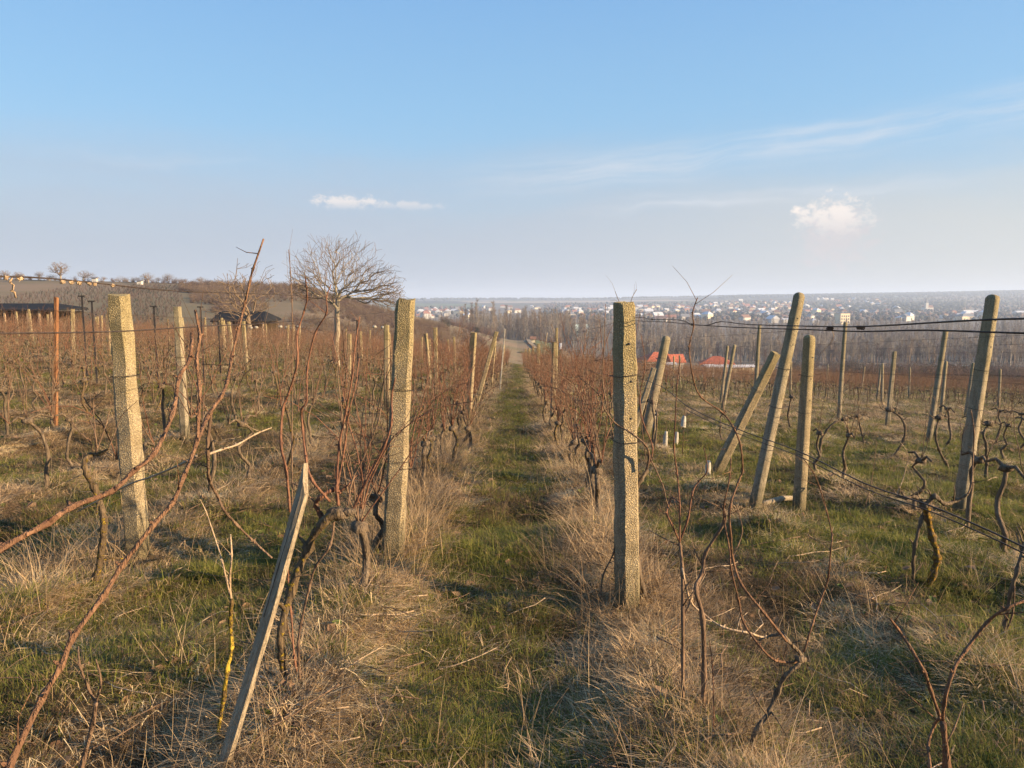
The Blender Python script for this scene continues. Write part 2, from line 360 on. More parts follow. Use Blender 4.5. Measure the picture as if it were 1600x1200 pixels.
def ring_mesh(w, d, r=0.0022):
    pts = [(-w, -d, 0), (0, -d - .004, .004), (w, -d, .006), (w + .004, 0, 0), (w, d, -.004), (0, d + .004, 0), (-w, d, .003), (-w - .004, 0, 0), (-w, -d, .0005)]
    v, f = tube(pts, [r] * len(pts), 4); return mk('wire_tie', v, f, 'wire')
def orient(o, base, top, twist=0.0):
    z = (Vector(top) - Vector(base)).normalized(); q = Vector((0, 0, 1)).rotation_difference(z)
    o.rotation_mode = 'QUATERNION'; o.rotation_quaternion = q @ Matrix.Rotation(twist, 3, 'Z').to_quaternion(); o.location = base
TIE = {}
def post(bp, tp, label, wpx=None, w=.115, d=.115, m='pebble_concrete', rnd=False, ties=(.65, 1.1, 1.5), name='concrete_post', cat='vineyard post', group='posts of the vine rows', twist=0, holes=0, depth=None, dy=0, taper=.85, fork=False, rough=.0025):
    base = G(*bp) if depth is None else Vector((*P(bp[0], bp[1], depth).xy, 0))
    base.z = H(base.x, base.y)
    top = P(tp[0], tp[1], base.y + dy); L = (top - base).length
    base = base - (top - base).normalized() * .15; L += .15
    r = empty(name); orient(r, base, top, twist); tag(r, label, cat, group)
    link('shaft', post_mesh(L, w, d, w * taper, d * taper, rnd, m, len(label) * 37 % 999, rough), r)
    for h in ties:
        if h < L - .2:
            key = (round(w, 2), round(d, 2))
            if key not in TIE: TIE[key] = ring_mesh(w / 2 * .99 + .003, d / 2 * .99 + .003)
            o = link('wire_tie', TIE[key], r, (0, 0, h + .15)); o.rotation_euler = (random.uniform(-.06, .06), random.uniform(-.08, .08), 0)
    for i in range(holes):
        v, f = tube([(0, -d / 2 * .97 - .004, 0), (0, -d / 2 * .97 + .012, 0)], [.0065, .0065], 8); o = link('hole_plug', mk('hole_plug', v, f, 'dark_metal'), r, (random.uniform(-.004, .012), -.0005 + (0.075 * d) * ((i + 1) / (holes + 1)), L * (1 - .11 * (i + .6)) - .1))
    return r
random.seed(11)
post((217, 868), (186, 462), 'broad pebbly concrete post leaning left, its right side brightly lit, in the grass at left', w=.135, d=.14, holes=0, ties=(.62, 1.3, 1.88), rough=.006, twist=-.05)
post((614, 870), (634, 468), 'pebbly concrete post at the left edge of the grass path, lit down its right edge', w=.145, d=.13, ties=(.7, 1.2, 1.9), rough=.005)
post((980, 948), (975, 475), 'tall upright concrete post at the right edge of the grass path', w=.125, d=.15, ties=(1.05, 1.45, 1.85), holes=3, twist=.30, rough=.0045)
post((1178, 797), (1250, 457), 'tall smooth concrete post leaning right with a brace post behind it', w=.105, d=.10, m='smooth_concrete', rnd=True, twist=.42, holes=4, taper=.9)
post((1248, 800), (1265, 523), 'shorter upright concrete post beside the leaning braced post', w=.115, d=.12, m='pebble_concrete', rnd=True, twist=.42, holes=3)
post((1498, 802), (1552, 460), 'tall round-topped concrete post leaning right near the right edge', w=.11, d=.12, m='smooth_concrete', rnd=True, twist=.55, holes=5, taper=.9)
post((1118, 742), (1212, 552), 'mossy concrete brace post slanting up against the leaning post', w=.135, d=.12, m='pebble_concrete', ties=(1.3,), twist=.2, dy=-.3)
post((1008, 682), (1042, 525), 'slanting concrete post with round top just right of the path post', w=.16, d=.14, m='smooth_concrete', rnd=True, twist=.2)
post((985, 690), (1022, 575), 'short slanting brace post half hidden behind the path post', w=.10, d=.10, m='smooth_concrete', ties=())
post((1128, 645), (1148, 538), 'thin concrete post standing left of the leaning brace, tilted slightly right', w=.10, d=.10, m='smooth_concrete', rnd=True)
post((1126, 632), (1137, 540), 'small distant concrete post close behind the thin tilted one', w=.10, d=.10, m='smooth_concrete', rnd=True)
post((1178, 648), (1187, 507), 'slim concrete post behind the top of the slanting brace', w=.10, d=.10, m='smooth_concrete', rnd=True)
post((1310, 662), (1321, 503), 'slim upright post between the short upright post and the far leaning one', w=.10, d=.10, m='smooth_concrete', rnd=True, ties=(.6, .9, 1.2, 1.5, 1.8))
post((1450, 694), (1478, 515), 'slender concrete post leaning right behind the tall right-hand post', w=.10, d=.10, m='smooth_concrete', rnd=True, ties=(.6, .9, 1.2, 1.5, 1.8))
post((1386, 668), (1398, 549), 'dark-topped slim post in the second line on the right', w=.10, d=.10, m='smooth_concrete', ties=(.6, .9, 1.2, 1.5, 1.8))
post((290, 692), (277, 480), 'pale slim post behind the broad pebbly post, leaning left', w=.105, d=.11, m='smooth_concrete', ties=(1.2, 1.9))
post((605, 640), (604, 508), 'slim mossy post directly left behind the path-side post', w=.12, d=.12)
post((682, 620), (680, 512), 'stout short post right behind the path-side post on the left', w=.14, d=.13)
post((868, 600), (870, 512), 'mossy post right of the far end of the path with a small sign', w=.14, d=.14)
post((545, 615), (546, 522), 'faint post standing near the bare walnut tree', w=.12, d=.12)
post((742, 640), (776, 518), 'mossy post tilting right over the left row of the path', w=.11, d=.12, ties=(1.1,))
post((781, 612), (789, 514), 'thin white stake tilting at the far left of the path', w=.05, d=.05, m='white_plastic', name='thin_stake', cat='stake', ties=())
post((845, 600), (855, 520), 'thin pale stake tilting at the far right of the path', w=.05, d=.05, m='grey_wood', name='thin_stake', cat='stake', ties=())
post((765, 585), (766, 560), 'tiny white stake at the end of the grass path', w=.05, d=.05, m='white_plastic', name='thin_stake', cat='stake', ties=())
post((87, 672), (88, 465), 'rust-brown straight stake left of the broad pebbly post', w=.055, d=.055, m='rust_stake', name='thin_stake', cat='stake', ties=(1.2, 1.9), taper=1)
post((900, 705), (900, 627), 'short wooden peg standing between path and first post on the right', w=.035, d=.035, m='grey_wood', name='thin_stake', cat='stake', ties=())
random.seed(12)
on = ['first', 'second', 'third', 'fourth', 'fifth', 'sixth', 'seventh', 'eighth', 'ninth', 'tenth', 'eleventh', 'twelfth', 'thirteenth', 'fourteenth']
def ordw(i):
    tens = {2: 'twenty', 3: 'thirty', 4: 'forty', 5: 'fifty', 6: 'sixty'}; 
    if i < 14: return on[i]
    names = ['fifteenth', 'sixteenth', 'seventeenth', 'eighteenth', 'nineteenth', 'twentieth'] + [a + '-' + b for a in ('twenty', 'thirty', 'forty', 'fifty', 'sixty') for b in on[:9]]
    return names[min(i - 14, len(names) - 1)]
# far small posts, right block and left block: each one its own copy
farm = [post_mesh(2.0, .10, .10, .09, .09, True, 'smooth_concrete', 5, sec=5), post_mesh(2.0, .12, .12, .11, .11, False, 'pebble_concrete', 6, sec=5)]
def farpost(x, y, label, group, k=0, h=1.0, lean=0, name='concrete_post', cat='vineyard post', me=None):
    o = link(name, me or farm[k]); o.location = (x, y, H(x, y) - .1); o.scale = (1, 1, h); o.rotation_euler = (random.uniform(-.05, .05), lean, random.uniform(-.4, .4)); tag(o, label, cat, group); return o
for px, py, tp in ((1370, 628, 588), (1378, 634, 592), (1470, 650, 592), (1508, 655, 590), (1420, 625, 590), (1346, 610, 575), (1560, 640, 596), (1290, 612, 575), (1235, 618, 580), (1052, 600, 548), (1062, 604, 548)):
    g = G(px, py); farpost(g.x, g.y, 'pale post among the lower vines before the brown wood, %s of eleven from the left' % ordw(sorted((1370, 1378, 1470, 1508, 1420, 1346, 1560, 1290, 1235, 1052, 1062)).index(px)), 'far posts right', 0, 1.0, random.uniform(-.05, .15))
for i, X in enumerate(ROWS_L[1:20]):
    for j in range(3):
        y = 26 + 11 * j + random.uniform(-4, 4) + (i % 3) * 3
        if X / y < -.76: continue
        farpost(X, y, '%s faint post in the dense vines of the %s row left of the path' % (('nearer', 'middle', 'farther')[j], ordw(i + 1)), 'far posts left', 1, random.uniform(.85, 1.0), random.uniform(-.1, .1))
for X in (-.96, .74):
    for j, y in enumerate((15 if X > 0 else 14, 26, 37, 48, 59)):
        farpost(X, y, 'pebbly post in the row %s the path, number %s from the viewer' % ('right of' if X > 0 else 'left of', ('two', 'three', 'four', 'five', 'six')[j]), 'posts along the path', 1, .92, random.uniform(-.12, .12))
# dark metal T-posts
def tpost_mesh():
    return mk('t_post', *join([box(0, 0, 0, .045, .012, 2.25), box(0, .012, 0, .01, .03, 2.24), box(0, 0, 2.25, .17, .05, .035), box(-.09, 0, 1.9, .03, .02, .03), box(.09, 0, 1.9, .03, .02, .03)]), 'dark_metal', smooth=False)
tm = tpost_mesh()
for bp, tp, lb in (((137, 600), 462, 'dark metal T-topped post left of the broad pebbly post'), ((152, 604), 470, 'thin dark metal post close to the T-topped one at left'), ((247, 600), 478, 'dark metal T-topped post right of the broad pebbly post'), ((319, 598), 479, 'dark metal T-topped post left of the black shed roof'), ((345, 590), 492, 'thin dark metal post just below the black shed roof'), ((560, 600), 500, 'thin dark metal post right of the walnut trunk')):
    g = G(*bp); tz = P(bp[0], tp, g.y).z - g.z
    o = link('metal_post', tm); o.location = g; o.scale = (1, 1, tz / 2.28); tag(o, lb, 'metal post', 'dark metal posts')
# wooden board stake in front
b0 = G(338, 1225); b1 = P(484, 727, b0.y - .12); V = []; F = []
ax = (b1 - b0); L = ax.length
r = empty('wooden_stake'); orient(r, b0 - ax.normalized() * .15, b1, -.5); tag(r, 'weathered split wooden board stuck slantwise in the foreground grass', 'stake')
rr = random.Random(3); Lt = L + .15
for i in range(16):
    k = i / 15; wd = .021 * (1 - .15 * k); dp = .012; bow = .012 * math.sin(k * 3.1) + rr.uniform(-.0015, .0015)
    for x, y in ((-wd, -dp), (wd * .2, -dp * 1.1), (wd, -dp * .8), (wd, dp), (-wd, dp * .9)): V.append((x + bow + rr.uniform(-.0012, .0012), y + rr.uniform(-.001, .001), k * Lt - (0.05 * (x / wd + 1) if i == 15 else 0)))
for i in range(15):
    for k in range(5): F.append((i * 5 + k, i * 5 + (k + 1) % 5, (i + 1) * 5 + (k + 1) % 5, (i + 1) * 5 + k))
F.append(tuple(75 + k for k in range(5))); link('board', mk('board', V, F, 'grey_wood', smooth=False), r)
v, f = tube([(.004, -.0135, Lt * .60), (.006, -.0132, Lt * .95)], [.0012, .0008], 4); link('crack', mk('crack', v, f, 'dark_metal'), r)
# fallen rail
a = G(1192, 795); b = G(1252, 787); v, f = tube(smoothpts([a + Vector((0, 0, .05)), (a + b) / 2 + Vector((0, 0, .09)), b + Vector((0, 0, .06))]), [.03] * 9, 6)
tag(link('fallen_rail', mk('fallen_rail', v, f, 'grey_wood')), 'pale wooden rail lying between the two concrete posts at right', 'rail')

# ---------------------------------------------------------------- trellis wires
def wire(pts, r, label, group, sub=3, m='wire', name='trellis_wire'):
    p = smoothpts(pts, sub); v, f = tube(p, [r] * len(p), 4); o = link(name, mk(name, v, f, m)); tag(o, label, 'wire', group); return o
XR = .74
s1 = [(960, 497), (1000, 496), (1019, 499), (1062, 500), (1081, 507), (1105, 508), (1127, 502.5), (1169, 507), (1281, 510), (1355, 510), (1512, 501), (1600, 498), (1900, 492)]
s2 = [(960, 499), (1000, 501.5), (1040, 503), (1082, 507), (1150, 511.5), (1262, 515), (1344, 518), (1447, 516), (1600, 520.6), (1900, 524)]
s3 = [(960, 586), (985, 588), (1032, 603), (1070, 632), (1115, 655), (1170, 677), (1250, 706), (1350, 755), (1445, 787), (1525, 820), (1600, 855), (1900, 1000)]
w1 = wire([PX(a, b, XR) for a, b in s1], .0019, 'upper of the two thick dark wires running out right from the path post', None)
wire([PX(a, b, XR + .005) for a, b in s2], .0019, 'lower of the two thick dark wires running out right from the path post', None)
wire([PX(a, b, XR) for a, b in s3], .0016, 'dark wire sloping down to the right edge past the yellow lichen vine', None)
wire([PX(a, b + 6 + (a - 1000) * .006, XR + .01) for a, b in s3[3:]], .0013, 'thin second strand under the sloping dark wire at right', None)
wire([PX(a, b, -.95) for a, b in ((640, 484), (560, 492), (420, 505), (330, 509), (205, 517), (100, 520), (0, 521), (-200, 524))], .0019, 'straight dark wire crossing the broad pebbly post at left', None)
wire([PX(a, b, -.97) for a, b in ((638, 472), (520, 466), (430, 460), (330, 457), (240, 452), (130, 440), (60, 434), (0, 432), (-200, 428))], .0021, 'kinked brown wire running along the hill line at upper left', None)
def twist_tie(c, L, ax, label, r=.0012, n=6):
    pts = [Vector(c) + Vector(ax) * (L * (i / (n * 4) - .5)) + Vector((0, math.cos(i * 1.57), math.sin(i * 1.57))) * .004 for i in range(n * 4 + 1)]
    v, f = tube(pts, [r] * len(pts), 4); tag(link('wire_binding', mk('wire_binding', v, f, 'wire')), label, 'wire binding', 'twisted bindings on wires')
for px, py, lb in ((1297, 513, 'tight wire binding on the double wire above the short upright post'), (1345, 512, 'second wire binding on the double wire, right of the first'), (1019, 499, 'wire binding nearest the path post on the double wire'), (1081, 507, 'wire binding where the shoot crosses the double wire')):
    p = PX(px, py, XR); twist_tie(p, .035, (0, 1, 0), lb)
# dried tendril curls on the left kinked wire
for i, px in enumerate((10, 32, 98, 112, 124, 140, 148, 176, 18)):
    p = PX(px, 433 + px * .075, -.97); pts = [p + Vector((0, math.sin(k * 1.9 + i) * .006 + (k - 4) * .0012, math.cos(k * 1.9 + i) * .0035 + (.0 if i != 8 else -k * .005))) for k in range(8)]
    v, f = tube(pts, [.0021] * 8, 4); tag(link('tendril', mk('tendril', v, f, 'cane_pale')), 'pale dried tendril curl on the kinked brown wire, %s from the left' % ordw(sorted((10, 32, 98, 112, 124, 140, 148, 176, 18)).index(px)), 'tendril', 'tendril curls on the left wire')
wire([P(1300, 516, 6.2), P(1302, 530, 6.4), P(1283, 552, 6.9), P(1276, 563, 7.2)], .0022, 'pale slack wire dangling to the short upright concrete post', None, m='cane_pale')
hn = {0: 'lowest', 1: 'second', 2: 'third', 3: 'topmost'}
on = ['first', 'second', 'third', 'fourth', 'fifth', 'sixth', 'seventh', 'eighth', 'ninth', 'tenth', 'eleventh', 'twelfth', 'thirteenth', 'fourteenth']
for side, rows, ystart in (('left', ROWS_L[:10], (5.5, 5.5, 6, 8, 10, 12, 14, 16, 18, 20)), ('right', ROWS_R[:9], (4.6, 6.3, 5.5, 7, 9, 12, 14, 16, 18))):
    for i, X in enumerate(rows):
        for k, h in enumerate((.65, 1.05, 1.45, 1.85)):
            y0 = ystart[i]; y1 = 60 if (side == 'left' or i < 1) else 24; pts = []; y = y0
            while y < y1:
                pts.append(Vector((X + random.uniform(-.02, .02), y, float(height(X, y, False)) + h + random.uniform(-.03, .03)))); y += 2.2
            o = wire(pts, .0014, '%s wire of the %s vine row %s of the grass path' % (hn[k], on[i], side), 'wires of the vine rows', 2)

# ---------------------------------------------------------------- hand-shaped foreground vines
def stem(name, pts, r0, r1, m, parent, sub=4, sides=7, knots=True, twigs=0, seed=0):
    rr = random.Random(seed + len(pts)); p = smoothpts(pts, sub); n = len(p)
    if 'cane' in name: r0 *= .82; r1 *= .82
    rad = [(r0 + (r1 - r0) * i / (n - 1)) * (1.0 + (.38 if knots and i % sub == 0 and 0 < i < n - 1 else rr.uniform(-.05, .05))) * (rr.uniform(.74, 1.1) if name in ('trunk', 'arm') else 1) for i in range(n)]
    if name in ('trunk', 'arm'): p = [q + Vector((rr.gauss(0, 1), rr.gauss(0, 1), 0)) * r0 * .12 for q in p]; sides = 9
    parts = [tube(p, rad, sides)]
    if 'cane' in name:
        for i in range(sub, n - 1, sub):
            bd_ = Vector((rr.choice((-1, 1)) * rr.uniform(.6, 1), rr.uniform(-.5, .5), rr.uniform(.3, 1.2))).normalized(); parts.append(tube([p[i], p[i] + bd_ * rad[i] * 2.4], [rad[i] * .8, rad[i] * .25], 5))
    for i in range(twigs):
        k = rr.randrange(1, n - 1); a = p[k]; d = Vector((rr.uniform(-1, 1), rr.uniform(-.6, .6), rr.uniform(-.3, 1))).normalized(); l = rr.uniform(.03, .16)
        parts.append(tube([a, a + d * l * .5 + Vector((0, 0, .01)), a + d * l + Vector((rr.uniform(-.02, .02), 0, rr.uniform(-.01, .04)))], [r1 * .6, r1 * .45, r1 * .25], 4))
    v, f = join(parts)
    loc = Vector(parent.location) if parent is not None else Vector((0, 0, 0))
    return link(name, mk(name, [a - loc for a in v], f, m), parent)
def vine(base, label, stems, group=None, name='grapevine', cat='grapevine'):
    """stems: (partname, [(px,py)|(px,py,d)], depth, r0, r1, material, twigs)"""
    b = Vector(base); b.z = H(b.x, b.y) - .03; r = empty(name, b); tag(r, label, cat, group)
    for i, (nm, pts, d, r0, r1, m, tw) in enumerate(stems):
        wp = [P(q[0], q[1], q[2] if len(q) > 2 else d + .03 * math.sin(1.7 * j + i)) for j, q in enumerate(pts)]
        stem(nm, wp, r0, r1, m, r, twigs=tw, seed=i)
    return r
def headlump(r, c, s, seed, m='vine_bark'):
    v, f = lump((0, 0, 0), s, 2, seed, (1.4, 1, .8)); return link('head', mk('head', v, f, m), r, Vector(c) - Vector(r.location))
# V1
g = G(446, 1078); d = g.y
r = vine(g, 'gnarled vine with yellow lichen trunk and many red canes beside the slanting board', [
    ('trunk', [(447, 1090), (446, 1072), (440, 1025), (440, 981), (455, 923), (481, 856), (506, 815), (531, 802)], d, .017, .020, 'lichen_bark', 6),
    ('arm', [(506, 815), (494, 790), (500, 778), (520, 765), (531, 770)], d, .011, .008, 'cane_red', 1),
    ('cane', [(453, 800), (447, 734), (439, 696), (442, 640), (452, 612), (465, 565), (464, 525), (475, 487), (480, 465), (477, 432)], d - .1, .0075, .003, 'cane_red', 4),
    ('cane', [(516, 784), (487, 749), (478, 715), (473, 671), (471, 640), (479, 627), (480, 577), (492, 522), (510, 490), (510, 465), (517, 445)], d - .05, .007, .0028, 'cane_red', 4),
    ('cane', [(528, 790), (526, 759), (530, 696), (541, 640), (550, 590), (555, 540), (562, 495)], d, .0075, .003, 'cane_red', 5),
    ('cane', [(530, 790), (528, 759), (539, 696), (545, 645), (556, 600), (561, 560)], d + .05, .006, .003, 'cane_red', 4),
    ('cane', [(544, 790), (550, 752), (569, 712), (591, 659), (597, 620), (602, 585)], d, .005, .0025, 'cane_brown', 4),
    ('cane', [(550, 799), (569, 759), (600, 699), (612, 659), (612, 620), (618, 590)], d + .1, .0075, .0035, 'cane_red', 5),
    ('cane', [(506, 806), (494, 787), (475, 768), (462, 757), (440, 750)], d, .005, .003, 'cane_brown', 3),
    ('cane', [(522, 815), (516, 852), (494, 884), (484, 915), (470, 977), (466, 1015), (470, 1080)], d, .006, .007, 'cane_brown', 4),
    ('cane', [(482, 1092), (462, 1040), (455, 960), (450, 900), (452, 840), (462, 790)], d + .06, .006, .003, 'cane_red', 4),
    ('cane', [(490, 1098), (470, 1050), (452, 990), (445, 960), (430, 930)], d + .03, .006, .003, 'cane_brown', 4),
    ('cane', [(457, 800), (456, 700), (457, 600), (457, 515), (456, 465), (454, 427), (451, 390)], d + .2, .004, .002, 'cane_brown', 3)])
headlump(r, P(526, 803, d), .034, 2); headlump(r, P(545, 800, d), .022, 3)
# V2 : close canes, hanging off a plant just left of the camera
kd = 1.15
gb = Vector((-1.0, .95, 0))
r = vine(gb, 'very close reddish canes reaching in from the lower left corner', [
    ('cane', [(-140, 960, .62), (-60, 905, .66), (5, 855, .72), (75, 817, .76), (112, 792, .8), (175, 767, .86), (210, 735, .9), (242, 707, .94), (270, 645, 1.0), (280, 590, 1.05), (297, 560, 1.1), (300, 520, 1.15)], kd, .0042, .003, 'cane_close', 0),
    ('cane', [(-20, 1290, .78), (15, 1197, .82), (67, 1089, .88), (96, 1040, .9), (114, 996, .92), (163, 929, .97), (190, 885, 1.0), (240, 820, 1.03), (270, 785, 1.06), (287, 745, 1.1), (307, 692, 1.15), (310, 650, 1.17), (312, 605, 1.2), (307, 565, 1.22), (312, 525, 1.25), (305, 485, 1.28)], kd, .0050, .0028, 'cane_close', 3),
    ('cane', [(307, 692, 1.15), (325, 650, 1.25), (345, 620, 1.3), (355, 597, 1.35), (362, 560, 1.4), (372, 517, 1.45), (382, 477, 1.5), (390, 442, 1.5), (395, 422, 1.5), (412, 373, 1.5)], kd, .0042, .0022, 'cane_close', 2),
    ('cane', [(330, 640, 1.4), (325, 690, 1.4), (325, 710, 1.4), (327, 750, 1.45), (340, 775, 1.5), (350, 797, 1.5), (370, 820, 1.55), (395, 845, 1.6), (425, 872, 1.6)], kd, .0038, .003, 'cane_brown', 3),
    ('cane', [(325, 710, 1.4), (347, 702, 1.5), (370, 695, 1.6), (400, 678, 1.7), (425, 668, 1.75)], kd, .003, .0016, 'cane_pale', 3),
    ('cane', [(307, 712, 1.4), (290, 722, 1.5), (237, 745, 1.6), (202, 757, 1.7), (120, 800, 1.8)], kd, .003, .002, 'cane_pale', 2)])
v_, f_ = tube(smoothpts([Vector((-1.0, .95, H(-1, .95) - .05)), Vector((-.97, .86, -.55 + 1.3)), P(-20, 1290, .78)]), [.016, .015, .014, .012, .011, .01, .008, .007, .006], 7)
link('trunk', mk('trunk', [q - r.location for q in v_], f_, 'vine_bark'), r)
v_, f_ = tube(smoothpts([Vector((-.97, .86, .75)), Vector((-.86, .72, 1.05)), P(-140, 960, .62)]), [.009, .0085, .008, .0075, .007, .0065, .006, .0055, .005], 7)
link('arm', mk('arm', [q - r.location for q in v_], f_, 'vine_bark'), r)
# sapling-like fork at lower left
g = Vector((P(120, 1215, 1.9).x, 1.9, 0))
vine(g, 'small forked bare shoot low in the straw at the bottom left', [
    ('stem', [(112, 1260), (130, 1190), (145, 1130), (150, 1098)], 1.9, .006, .0055, 'cane_brown', 1), ('cane', [(150, 1098), (138, 1075), (125, 1040), (122, 1010)], 1.9, .005, .0025, 'cane_brown', 3), ('cane', [(150, 1098), (158, 1065), (150, 1030)], 1.9, .004, .002, 'cane_brown', 2)], name='young_shoot', cat='shoot')
# V3
g = G(347, 1176); d = g.y
vine(g, 'thin young vine stem crusted with bright yellow lichen, left of the board', [
    ('trunk', [(347, 1185), (341, 1150), (350, 1092), (355, 1048), (362, 1010), (360, 972), (362, 937)], d, .0095, .008, 'yellow_bark', 0),
    ('cane', [(362, 940), (359, 908), (362, 867), (360, 835)], d, .0055, .003, 'cane_pale', 3), ('cane', [(359, 930), (353, 902), (347, 876), (339, 850), (322, 800), (312, 780)], d, .0045, .002, 'cane_pale', 4)])
# V4
g = G(152, 925); d = g.y
r = vine(g, 'crooked lichen-spotted vine with a twiggy head left of the broad pebbly post', [
    ('trunk', [(147, 935), (150, 900), (160, 850), (162, 810), (155, 785), (147, 760), (135, 740), (132, 720), (142, 710)], d, .022, .017, 'lichen_bark', 5),
    ('arm', [(142, 710), (158, 708), (170, 700)], d, .013, .008, 'lichen_bark', 2),
    ('cane', [(145, 705), (140, 690), (118, 668), (105, 640)], d, .005, .002, 'cane_brown', 4), ('cane', [(150, 707), (150, 685), (142, 660), (130, 640)], d, .006, .002, 'cane_brown', 6), ('cane', [(150, 707), (160, 680), (168, 655), (176, 620)], d, .005, .002, 'cane_brown', 6),
    ('cane', [(152, 700), (148, 665), (146, 630), (150, 600)], d, .005, .002, 'cane_brown', 6), ('cane', [(170, 700), (180, 675), (190, 650), (216, 625)], d - .3, .004, .0015, 'cane_brown', 5), ('cane', [(130, 740), (110, 750), (80, 765), (50, 790)], d, .003, .0015, 'cane_pale', 3)])
# V5
g = G(1004, 948); d = 4.45
r = vine((g.x, d, 0), 'dark curving vine trunk growing right against the tall path post', [
    ('trunk', [(1012, 975), (1008, 940), (1003, 915), (995, 877), (988, 835), (987, 802), (992, 770), (1002, 750), (1011, 733)], d, .020, .014, 'vine_bark', 5),
    ('cane', [(1011, 733), (1014, 712), (1008, 695), (985, 676), (962, 662), (945, 640), (935, 615), (905, 590)], d - .15, .009, .003, 'cane_brown', 6), ('cane', [(1014, 712), (1035, 757), (1042, 785), (1050, 800)], d, .006, .003, 'cane_brown', 5),
    ('cane', [(1011, 733), (1020, 700), (1005, 660), (1000, 620), (1008, 570), (1001, 520)], d + .2, .006, .002, 'cane_red', 6), ('cane', [(1000, 750), (985, 700), (978, 640), (972, 560), (975, 500), (961, 455)], d + .35, .005, .002, 'cane_brown', 6),
    ('cane', [(1010, 725), (1000, 640), (992, 540), (985, 478), (995, 452)], d + .35, .004, .0018, 'cane_brown', 6), ('cane', [(960, 690), (942, 600), (944, 540), (946, 475)], d + .6, .006, .0025, 'cane_brown', 5),
    ('cane', [(938, 940), (942, 900), (960, 860), (962, 820), (965, 790)], d, .007, .004, 'vine_bark', 5)])
# V6
g = G(1098, 1116); d = g.y
vine(g, 'pair of upright bare stems with forked canes rising from straw right of the path post', [
    ('stem', [(1097, 1122), (1100, 1054), (1098, 967), (1087, 920), (1098, 894), (1102, 865), (1132, 815), (1128, 790)], d, .011, .005, 'cane_brown', 6),
    ('stem', [(1067, 1095), (1067, 1030), (1067, 967), (1066, 888), (1062, 847)], d, .008, .006, 'cane_brown', 4),
    ('cane', [(1062, 847), (1050, 820), (1042, 802), (1046, 785), (1050, 777), (1062, 785)], d, .005, .003, 'cane_red', 4), ('cane', [(1062, 847), (1075, 810), (1082, 770), (1092, 752), (1105, 735), (1100, 700)], d, .0055, .002, 'cane_red', 5),
    ('cane', [(1062, 847), (1062, 790), (1058, 740), (1053, 700), (1055, 660), (1058, 600), (1064, 560)], d, .0045, .002, 'cane_red', 4),
    ('cane', [(1066, 888), (1078, 938), (1101, 961), (1130, 980), (1171, 989), (1194, 996), (1224, 993), (1235, 1006)], d, .0055, .005, 'cane_pale', 5), ('cane', [(1110, 1190), (1115, 1120), (1113, 1040), (1108, 1000)], d - .2, .003, .002, 'cane_red', 3)])
# V7
g = Vector((P(1180, 1200, 2.62).x, 2.62, 0)); d = 2.62
r = vine(g, 'bent foreground vine whose long thin canes loop up from a fork at lower right', [
    ('trunk', [(1178, 1265), (1180, 1200), (1177, 1162), (1183, 1139), (1203, 1110), (1215, 1080), (1229, 1054), (1247, 1040), (1253, 1025)], d, .0115, .0085, 'vine_bark', 4),
    ('arm', [(1253, 1025), (1240, 1010), (1229, 1000), (1222, 990), (1205, 994), (1186, 1000)], d, .009, .005, 'vine_bark', 6),
    ('cane', [(1250, 1035), (1212, 1032), (1186, 1008), (1162, 973), (1154, 938), (1142, 888), (1140, 860), (1132, 815), (1131, 790), (1140, 747), (1142, 715)], d, .0055, .0028, 'cane_close', 4),
    ('cane', [(1229, 1002), (1194, 958), (1159, 914), (1145, 873), (1142, 840), (1140, 795), (1154, 752), (1160, 735), (1157, 697), (1147, 670), (1129, 645), (1094, 619), (1082, 585), (1077, 542), (1084, 510), (1082, 489), (1090, 465)], d - .1, .0058, .002, 'cane_close', 5),
    ('cane', [(1256, 1019), (1270, 973), (1282, 938), (1294, 903), (1298, 859), (1300, 837), (1292, 800), (1280, 760), (1270, 737), (1254, 715)], d, .0045, .002, 'cane_close', 4),
    ('cane', [(1229, 1010), (1222, 1040), (1225, 1065)], d, .003, .0015, 'cane_brown', 3), ('cane', [(1145, 870), (1160, 830), (1150, 790)], d, .003, .002, 'cane_brown', 2)])
headlump(r, P(1250, 1030, d), .016, 5)
# V8
g = Vector((P(1480, 1200, 1.75).x, 1.75, 0)); d = 1.75
vine(g, 'close forked vine spreading two canes at the bottom right corner', [
    ('trunk', [(1485, 1420), (1480, 1300), (1480, 1200), (1473, 1130)], d, .0085, .0075, 'cane_close', 1),
    ('cane', [(1473, 1132), (1454, 1078), (1445, 1051), (1425, 1016), (1404, 984), (1391, 967)], d, .0055, .0035, 'cane_close', 1), ('cane', [(1473, 1132), (1475, 1100), (1488, 1051), (1509, 1016), (1542, 973), (1571, 951), (1610, 935), (1680, 905)], d, .0055, .004, 'cane_close', 2),
    ('cane', [(1453, 1300), (1453, 1200), (1450, 1165), (1460, 1133), (1468, 1122)], d, .004, .0045, 'cane_close', 1), ('cane', [(1475, 1165), (1490, 1140), (1505, 1100)], d, .003, .0015, 'cane_brown', 1)])
